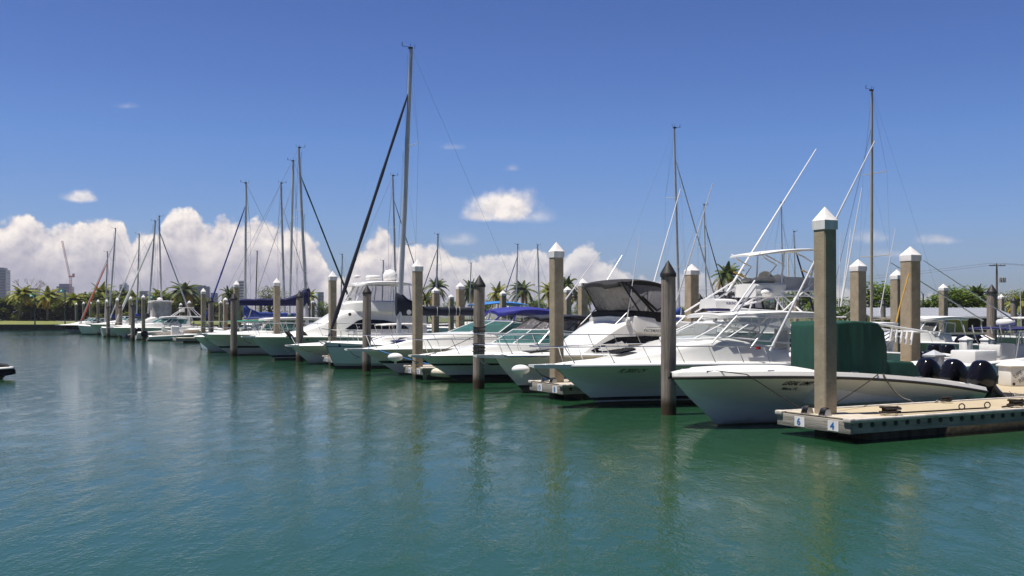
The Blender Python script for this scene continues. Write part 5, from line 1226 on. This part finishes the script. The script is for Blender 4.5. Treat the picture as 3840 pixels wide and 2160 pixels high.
T_ = [('round', 'broad round tree behind the bright blue boom cover', 1012, 262, 1., 0.), ('grapeB', 'low tree left of the broad round tree', 905, 262, .8, 1.), ('grapeB', 'tree left of the yacht behind the green lamp', 1215, 262, .85, 2.), ('grapeA', 'tree behind the stern of the yacht flybridge', 1530, 262, .8, 4.), ('grapeB', 'tree behind the piling numbered 14 and 12', 1580, 265, .75, 3.), ('grapeB', 'dark tree right of the navy furled sail palms', 1690, 266, .9, 5.), ('grapeA', 'dark tree behind the rope wound wooden piling', 1805, 268, .85, 2.), ('grapeB', 'tree below the sky blue awning', 1915, 268, .8, 1.), ('grapeA', 'dark tree behind the spreading palm', 2010, 268, .85, 0.), ('grapeB', 'tree behind the piling numbered 10 and 8', 2090, 268, .8, 4.),
      ('grapeB', 'dark tree left of the black bimini', 2180, 268, .85, 4.), ('grapeA', 'small tree left of the tall single palm', 2560, 195, .5, 2.), ('grapeB', 'tree right of the tall single palm behind the tube tower', 2890, 175, .7, 3.), ('grapeA', 'tree at the right leg of the tube tower', 2990, 165, .88, 1.), ('grapeB', 'tree behind the nearest piling', 3085, 160, .85, 1.), ('grapeB', 'small tree left of the piling behind the green cover', 3170, 150, .7, 2.2),
      ('grapeA', 'sea grape tree with a gap left of the tan mast', 3290, 148, .92, 2.), ('grapeB', 'sea grape tree right of the tan mast', 3365, 146, .82, 5.), ('grapeA', 'sea grape tree behind the large right hand piling', 3440, 142, .58, 1.), ('grapeB', 'low sea grape right of the large right hand piling', 3500, 142, .68, 0.), ('grapeA', 'tall sea grape behind the slim numbered piling', 3575, 140, .78, 3.), ('grapeA', 'tallest sea grape in the right group', 3640, 142, .80, 5.), ('grapeB', 'sea grape left of the leaning wooden piling', 3715, 138, .68, 1.), ('round', 'yellow green tree at the right edge behind the wooden piling', 3800, 138, .58, 2.)]
for k, lab, px, Z, sc, rt in T_: place_tree(k, 'shade_tree', lab, 'tree', px, Z, sc, rt)
bl = ['at the left picture edge', 'below the leftmost palm', 'right of the leftmost palm trunk', 'left of the first lamp post', 'right of the first lamp post', 'below the second palm', 'right of the second palm trunk', 'left of the second lamp post', 'right of the second lamp post', 'left of the leftmost piling', 'behind the leftmost pilings', 'below the orange headsail', 'behind the foot of the orange mast', 'below the pale far tower', 'behind the thick white headsail', 'left of the white flybridge enclosure', 'right of the white flybridge enclosure', 'below the big dark palm', 'left of the isolated piling', 'behind the isolated piling', 'by the blue furled headsail']
for i, lb in enumerate(bl):
    px = -10+i*44 if i < 18 else 720+(i-18)*70
    Z = 246 if i < 18 else 258
    place_tree(('bush', 'bushB')[i % 2], 'sea_grape_bush', 'dense dark green bush '+lb, 'bush', px, Z+3*(i % 3), 1.2+.15*((i*7) % 3) if i < 18 else 1.3, i*1.3, 'bushes along the shore', 1.35)
# leafless tree
r = thing('bare_tree', 'leafless tree rising behind the leftmost palm', 'tree', (at_depth(105, 252), 252, LZ), 0); r.scale = (1.25, 1.25, 1.22)
tk = MB(); cw = MB(); rnd = random.Random(4)
tk.tube([(0, 0, 0), (.2, 0, 3.), (.1, 0, 5.5)], [.22, .17, .12], 7)
def twig(p, d, L, rd, k):
    q = p+d*L; cw.tube([p, p.lerp(q, .5)+Vector((rnd.uniform(-.1, .1)*L, 0, .05*L)), q], [rd, rd*.8, rd*.6], 4)
    if k:
        for _ in range(3): twig(q, (d+Vector((rnd.uniform(-.75, .75), rnd.uniform(-.7, .7), rnd.uniform(-.15, .4)))).normalized(), L*.68, rd*.6, k-1)
for _ in range(4): twig(Vector((.1, 0, 5.2)), Vector((rnd.uniform(-.7, .7), rnd.uniform(-.5, .5), 1)).normalized(), 1.9, .075, 3)
tk.build('trunk', 'bare twig', r); cw.build('branches', 'bare twig', r)
# ---------------------------------------------------------------- low marina building, poles, lamps
Zb = 104.; x0b, x1b = at_depth(3270, Zb), at_depth(3775, Zb)
r = thing('marina_building', 'low lime yellow building under a long grey metal roof at the right', 'building', (x0b, Zb, 0), 0)
Lb = x1b-x0b
MB().box((Lb*.62, 1.2, 1.7), (2.6, 2.4, 1.6)).box((Lb*.15, 1.4, 1.7), (3.4, 2.4, 1.6)).build('wall', 'wall lime', r)
MB().box((Lb*.5, 4.2, 1.7), (Lb*.96, 2.6, 1.58)).build('back_wall', 'wall shade', r)
for q in (.01, .36, .80, .99): MB().box((Lb*q, -.3, 1.7), (.14, .14, 1.6)).build('post', 'white paint', r)
rf = MB(); rf.prism([(-1.0, 2.56), (3.6, 3.52), (8.2, 2.56), (8.2, 2.46), (3.6, 3.42), (-1.0, 2.46)], -.5, Lb+.5, ax='x'); ro = rf.build('roof', 'roof metal', r)
sm = MB(); n = int(Lb/.62)
for i in range(n): sm.box((.1+i*.62, 1.3, 3.06), (.05, 4.72, .06), M=Matrix.Rotation(atan2(.96, 4.6), 4, 'X'))
sm.build('roof_seam', 'grey plastic', ro)
MB().box((Lb/2, -1.04, 2.47), (Lb+1.02, .06, .16)).build('fascia', 'white paint', ro)
def power_pole(label, px, pyt, Z):
    h = CAMZ+(HOR-pyt)/FPX*Z
    r = thing('utility_pole', label, 'utility pole', (at_depth(px, Z), Z, LZ-.1), 0.12, 'utility poles')
    MB().tube([(0, 0, 0), (0, 0, h-LZ)], [.19, .13], 8).build('post', 'pole wood', r)
    MB().box((0, -.12, h-LZ-.35), (2.6, .1, .13)).build('crossarm', 'pole wood', r)
    ins = MB()
    for x in (-1.2, -.5, .5, 1.2): ins.lathe([(.03, 0), (.06, .08), (.03, .22)], (x, -.12, h-LZ-.28), 6)
    ins.build('insulator', 'insulator', r)
    tr_ = MB()
    for x in (.35, .75, 1.1): tr_.lathe([(.02, 0), (.17, .02), (.17, .75), (.02, .8)], (x, -.3, h-LZ-2.9), 10)
    tr_.build('transformer', 'insulator', r)
    return h
Zp = 150; hp_ = power_pole('utility pole with crossarm and transformers above the trees at the right', 3738, 985, Zp)
X0 = at_depth(3738, Zp)
def cable(label, pts, r=.022):
    P = []
    for a, c in zip(pts, pts[1:]):
        a, c = Vector(a), Vector(c)
        for i in range(16):
            q = i/16; p = a.lerp(c, q); p.z -= (a-c).length*.022*4*q*(1-q); P.append(p)
    P.append(Vector(pts[-1])); tag(MB().tube(P, r, 5).build('power_line', 'wire', None), label, 'power line', 'power lines')
cable('upper power line from the utility pole to the left and right', [(X0-75, Zp+40, hp_-2.2), (X0-1.2, Zp-.1, hp_-.1), (X0+45, Zp-8, hp_+.2)])
cable('upper power line slightly behind the first one', [(X0-75, Zp+42, hp_-3.0), (X0+1.2, Zp-.1, hp_-.1), (X0+45, Zp-4, hp_-.2)])
cable('lower power line below the transformers', [(X0-75, Zp+40, hp_-7.4), (X0, Zp-.2, hp_-6.2), (X0+45, Zp-8, hp_-6.)], .03)
def lamp(label, px, pyt, Z):
    h = CAMZ+(HOR-pyt)/FPX*Z-LZ
    r = thing('street_lamp', label, 'lamp post', (at_depth(px, Z), Z, LZ-.1), 0, 'green lamp posts on the shore')
    MB().tube([(0, 0, 0), (0, 0, .8), (0, 0, h-.3)], [.18, .12, .09], 8).build('post', 'post green', r)
    MB().tube([(0, 0, h-.5), (-.25, 0, h-.05), (-.7, 0, h-.15)], .05, 6).lathe([(.05, .3), (.16, .22), (.34, 0), (.34, -.06), (.05, -.08)], (-.7, 0, h-.55), 10).build('lamp_shade', 'teal lamp', r)
for a in (('dark green lamp post left of the second palm', 131, 1098, 182 + 6), ('dark green lamp post left of the leftmost piling', 244, 1080, 190), ('teal topped lamp post in the distance left of the yacht', 1196, 1098, 256), ('teal topped lamp post behind the palm by the white masts', 580, 1105, 205), ('teal topped lamp post right of the large right hand piling', 3462, 1090, 132), ('teal topped lamp post left of the tall single palm', 2645, 1110, 170), ('teal topped lamp post right of the spreading palm', 1972, 1125, 256), ('teal topped lamp post seen through the tube tower', 2908, 1118, 168)):
    lamp(*a)
# ---------------------------------------------------------------- far city
Zc = 1500.
def tower(label, xa, xb, yt, mat='tower blue', Z=Zc, d=30, steps=(), win='tower glass'):
    X0, X1 = at_depth(xa, Z), at_depth(xb, Z); h = CAMZ+(HOR-yt)/FPX*Z
    r = thing('high_rise', label, 'building', ((X0+X1)/2, Z, 0), .25, 'far high rises')
    w_ = (X1-X0)*.86
    b = MB(); b.box((0, 0, h/2), (w_, d, h))
    for (dx, ww, dh) in steps: b.box((dx*w_, 0, h+dh/2), (ww*w_, d*.8, dh))
    b.build('wall', mat, r)
    g = MB(); n = max(3, int(h/4.2))
    for i in range(n):
        g.box((0, -d/2-.1, 2.5+i*4.2), (w_*.94, .3, 2.0)); g.box((-w_/2-.1, 0, 2.5+i*4.2), (.3, d*.92, 2.0)); g.box((w_/2+.1, 0, 2.5+i*4.2), (.3, d*.92, 2.0))
    g.build('windows', win, r)
tower('blue grey high rise cut by the left picture edge', -30, 32, 1012, steps=((.2, .3, 3),))
tower('blue glass high rise under the red crane', 217, 274, 1075, 'tower blue', steps=((0, .7, 4),))
tower('low grey block between the first palms', 105, 145, 1082, 'tower blue')
tower('pale high rise behind the thick white headsail', 452, 480, 1068, 'tower pale', steps=((.1, .4, 3),))
tower('slim dim high rise between two masts in the left part', 418, 428, 1093, 'tower blue')
tower('grey block left of the white mast pair', 526, 560, 1092, 'tower blue')
tower('blue block left of the big dark palm', 655, 672, 1090, 'tower blue')
tower('long blue slab right of the big dark palm', 716, 791, 1075, 'tower blue', steps=((.05, .5, 1.5),))
tower('lower blue slab right of the long slab', 791, 818, 1099, 'tower blue')
tower('curved lattice high rise right of the blue furled headsail', 894, 926, 1054, 'tower pale', d=26)
tower('small far block above the trees left of the yacht', 1190, 1213, 1096, 'tower blue')
r = thing('tower_crane', 'red lattice tower crane over the blue glass high rise at the left', 'crane', (at_depth(265, Zc-20), Zc-20, 0), 0)
hz = lambda py: CAMZ+(HOR-py)/FPX*(Zc-20)
def lattice(a, b, w, n, r_):
    m = MB(); a, b = Vector(a), Vector(b); d = (b-a).normalized(); s1 = d.orthogonal().normalized(); s2 = d.cross(s1)
    cs = [(s1+s2)*w/2, (s1-s2)*w/2, (-s1-s2)*w/2, (-s1+s2)*w/2]
    for c in cs: m.tube([a+c, b+c], r_, 4)
    for i in range(n):
        p, q = a.lerp(b, i/n), a.lerp(b, (i+1)/n)
        for k in range(4): m.tube([p+cs[k], q+cs[(k+1) % 4]], r_*.7, 4)
    return m
Xc = lambda px: at_depth(px, Zc-20)-at_depth(265, Zc-20)
lattice((0, 0, 0), (-.0, 0, hz(1040)), 2.6, 16, .22).build('mast', 'crane red', r)
lattice((Xc(262), 0, hz(1040)), (Xc(233), 0, hz(903)), 2.0, 16, .17).build('jib', 'crane red', r)
MB().box((1.5, 0, hz(1037)), (8, 2.6, 2.2)).box((4.2, 0, hz(1030)), (2.5, 3, 3)).tube([(1, 0, hz(1037)), (4.4, 0, hz(1025))], .35, 6).build('counter_jib', 'crane red', r)
# ---------------------------------------------------------------- light, sky, camera
SUN = Vector((-.285, -.085, .955)).normalized()
sl = bpy.data.lights.new('sun', 'SUN'); sl.energy = 5.0; sl.angle = radians(.53); sl.color = (1., .955, .88)
so = bpy.data.objects.new('sun', sl); COL.objects.link(so); so.rotation_euler = SUN.to_track_quat('Z', 'Y').to_euler(); so.location = (-20, -10, 60)
wd = bpy.data.worlds.new('World'); SC.world = wd; wd.use_nodes = True
wt = wd.node_tree; wt.nodes.clear(); nt = NT(wd)
el = math.asin(SUN.z); az = atan2(SUN.x, SUN.y)
sky = nt.new('ShaderNodeTexSky', sky_type='NISHITA', sun_disc=False, sun_elevation=el, sun_rotation=az, altitude=0., air_density=1.0, dust_density=.2, ozone_density=2.)
hsv = nt.new('ShaderNodeHueSaturation', {'Color': sky.outputs[0], 'Hue': .515, 'Saturation': 1.36, 'Value': 1.})
LOW = nt.new('ShaderNodeMapRange', {'Value': nt.new('ShaderNodeSeparateXYZ', {0: nt.new('ShaderNodeTexCoord').outputs['Generated']}).outputs[2], 'From Min': 0., 'From Max': .34}).outputs[0]
tint = nt.ramp(LOW, [(0., (.27, .30, .54, 1)), (.25, (.40, .475, .68, 1)), (.5, (.50, .565, .70, 1)), (.85, (.58, .53, .62, 1)), (1., (.58, .52, .60, 1))])
tn = nt.new('ShaderNodeMix', data_type='RGBA', blend_type='MULTIPLY'); tn.inputs[0].default_value = 1.; nt.l.new(hsv.outputs[0], tn.inputs[6]); nt.l.new(tint, tn.inputs[7])
back = nt.ss(nt.new('ShaderNodeSeparateXYZ', {0: nt.new('ShaderNodeTexCoord').outputs['Generated']}).outputs[1], -.2, .62, .44, 1.)  # sky dimmed towards and behind the camera, added to lessen fill on hulls
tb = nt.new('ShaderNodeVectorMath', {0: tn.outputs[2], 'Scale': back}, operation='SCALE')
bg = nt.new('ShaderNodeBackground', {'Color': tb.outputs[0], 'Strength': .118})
# cumulus bank low over the far shore, as direction based shapes of the sky itself
tcw = nt.new('ShaderNodeTexCoord').outputs['Generated']
sx = nt.new('ShaderNodeSeparateXYZ', {0: tcw})
yy = nt.m('MAXIMUM', sx.outputs[1], .08)
u = nt.m('DIVIDE', sx.outputs[0], yy); v = nt.m('DIVIDE', sx.outputs[2], yy)
P = nt.new('ShaderNodeCombineXYZ', {0: u, 1: v, 2: 0.}).outputs[0]
Po = nt.new('ShaderNodeVectorMath', {0: P, 1: (-.0032, .0065, 0.)}, operation='ADD').outputs[0]
def billow(p):
    a = nt.noise(p, 17., 8, .60)
    vo = nt.new('ShaderNodeTexVoronoi', {'Vector': nt.new('ShaderNodeVectorMath', {0: p, 1: nt.new('ShaderNodeVectorMath', {0: nt.new('ShaderNodeTexNoise', {'Vector': p, 'Scale': 40., 'Detail': 4.}).outputs['Color'], 'Scale': .018}, operation='SCALE').outputs[0]}, operation='ADD').outputs[0], 'Scale': 34., 'Smoothness': .45, 'Detail': 2.5, 'Roughness': .55, 'Lacunarity': 2.3}, feature='SMOOTH_F1', normalize=True).outputs[0]
    return nt.m('ADD', nt.m('MULTIPLY', nt.m('SUBTRACT', a, .5), 1.5), nt.m('MULTIPLY', nt.m('SUBTRACT', .38, vo), 1.5))
b0 = billow(P); b1 = billow(Po)
prof = [(0, 548), (60, 533), (112, 560), (165, 560), (245, 545), (305, 552), (330, 610), (352, 590), (395, 575), (432, 512), (480, 528), (525, 570), (572, 552), (600, 555), (645, 538), (700, 560), (745, 560), (800, 620), (835, 690), (870, 690), (905, 615), (960, 580), (1000, 610), (1085, 612), (1150, 640), (1260, 640), (1335, 625), (1410, 650), (1470, 600), (1535, 650), (1600, 690), (2576, 745)]
UMIN, UMAX = -1288/2504, 1288/2504
stops = [(((px-1288)/2504-UMIN)/(UMAX-UMIN), (790-py)/2504*8*.975) for px, py in prof]
fu = nt.m('DIVIDE', nt.m('SUBTRACT', u, UMIN), UMAX-UMIN, clamp=True)
hgt = nt.m('DIVIDE', nt.ramp(fu, stops, 'EASE'), 8.)
D = nt.m('ADD', nt.m('DIVIDE', nt.m('SUBTRACT', hgt, v), .020), nt.m('MULTIPLY', b0, 1.35))
al = nt.ss(D, -.02, .34)
al = nt.m('MULTIPLY', al, nt.m('MULTIPLY', nt.ss(fu, .60, .68, 1., .6), nt.ss(fu, .40, .50, 1., .78)))
def puff(px, py, a, b, k=1., soft=.5, amp=1.3, op=1.):
    du = nt.m('DIVIDE', nt.m('SUBTRACT', u, (px-1288)/2504), a/2504); dv = nt.m('DIVIDE', nt.m('SUBTRACT', v, (795-py)/2504), b/2504)
    dv = nt.m('MULTIPLY', dv, nt.m('ADD', 1., nt.m('MULTIPLY', nt.m('LESS_THAN', dv, 0.), .75)))
    q = nt.m('SUBTRACT', 1., nt.m('SQRT', nt.m('ADD', nt.m('MULTIPLY', du, du), nt.m('MULTIPLY', dv, dv))))
    return nt.m('MULTIPLY', nt.ss(nt.m('ADD', q, nt.m('MULTIPLY', b0, amp*.62)), 0., soft), op)
pf = None
for args in ((1268, 525, 105, 60, 1, .7, 1.3, .95), (1215, 545, 70, 26, 1, .8, 1.2, .85), (1345, 545, 80, 34, 1, 1.3, 1.2, .45), (198, 498, 48, 24, 1, .75, 1.6, .75), (2365, 605, 75, 22, 1, 1.2, 1.6, .55), (2185, 598, 60, 26, 1, 1.3, 1.6, .45), (1150, 605, 55, 28, 1, 1.4, 1.5, .5), (320, 268, 40, 12, 1, 1.4, 1.5, .22), (1290, 425, 22, 14, 1, 1.3, 1.5, .25), (1140, 371, 32, 12, 1, 1.3, 1.5, .22), (2230, 640, 70, 14, 1, 1.4, 1.5, .35)):
    q = puff(*args); pf = q if pf is None else nt.m('MAXIMUM', pf, q)
alpha = nt.m('MULTIPLY', nt.m('MULTIPLY', nt.m('MAXIMUM', al, pf), nt.ss(v, -.002, .004)), nt.ss(v, .0, .06, .80, .96))
relief = nt.m('SUBTRACT', b0, b1)
deep = nt.ss(D, .2, 3.4)
rw = nt.ss(D, .5, 3.5, 1.7, .45)
lit = nt.m('ADD', nt.m('ADD', .72, nt.m('MULTIPLY', relief, rw)), nt.m('MULTIPLY', deep, -.72), clamp=True)
lit = nt.m('MAXIMUM', lit, nt.m('MULTIPLY', nt.m('SUBTRACT', 1., nt.ss(D, -.6, .3)), .62))
ccol = nt.mixc(lit, c4((.36, .34, .40)), c4((.88, .80, .72)))
bgc = nt.new('ShaderNodeBackground', {'Color': ccol, 'Strength': 1.})
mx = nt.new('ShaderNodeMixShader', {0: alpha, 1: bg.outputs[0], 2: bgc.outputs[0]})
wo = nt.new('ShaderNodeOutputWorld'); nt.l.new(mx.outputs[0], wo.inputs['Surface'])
cam = bpy.data.cameras.new('camera'); co = bpy.data.objects.new('camera', cam); COL.objects.link(co)
co.location = (0, 0, CAMZ); co.rotation_euler = (pi/2, 0, 0)
cam.sensor_width = 36; cam.lens = 36*FPX/3840; cam.shift_y = (HOR-1080)/3840
cam.clip_end = 9000; cam.clip_start = .1
SC.camera = co
SC.view_settings.view_transform = 'Standard'; SC.view_settings.look = 'None'; SC.view_settings.exposure = .40; SC.view_settings.gamma = 1.
SC.cycles.max_bounces = 8; SC.cycles.transparent_max_bounces = 16; SC.cycles.glossy_bounces = 4; SC.cycles.diffuse_bounces = 3
SC.cycles.sample_clamp_indirect = 6.
for o in SC.objects:
    for k in ('_s', '_t'):
        if k in o.keys(): del o[k]
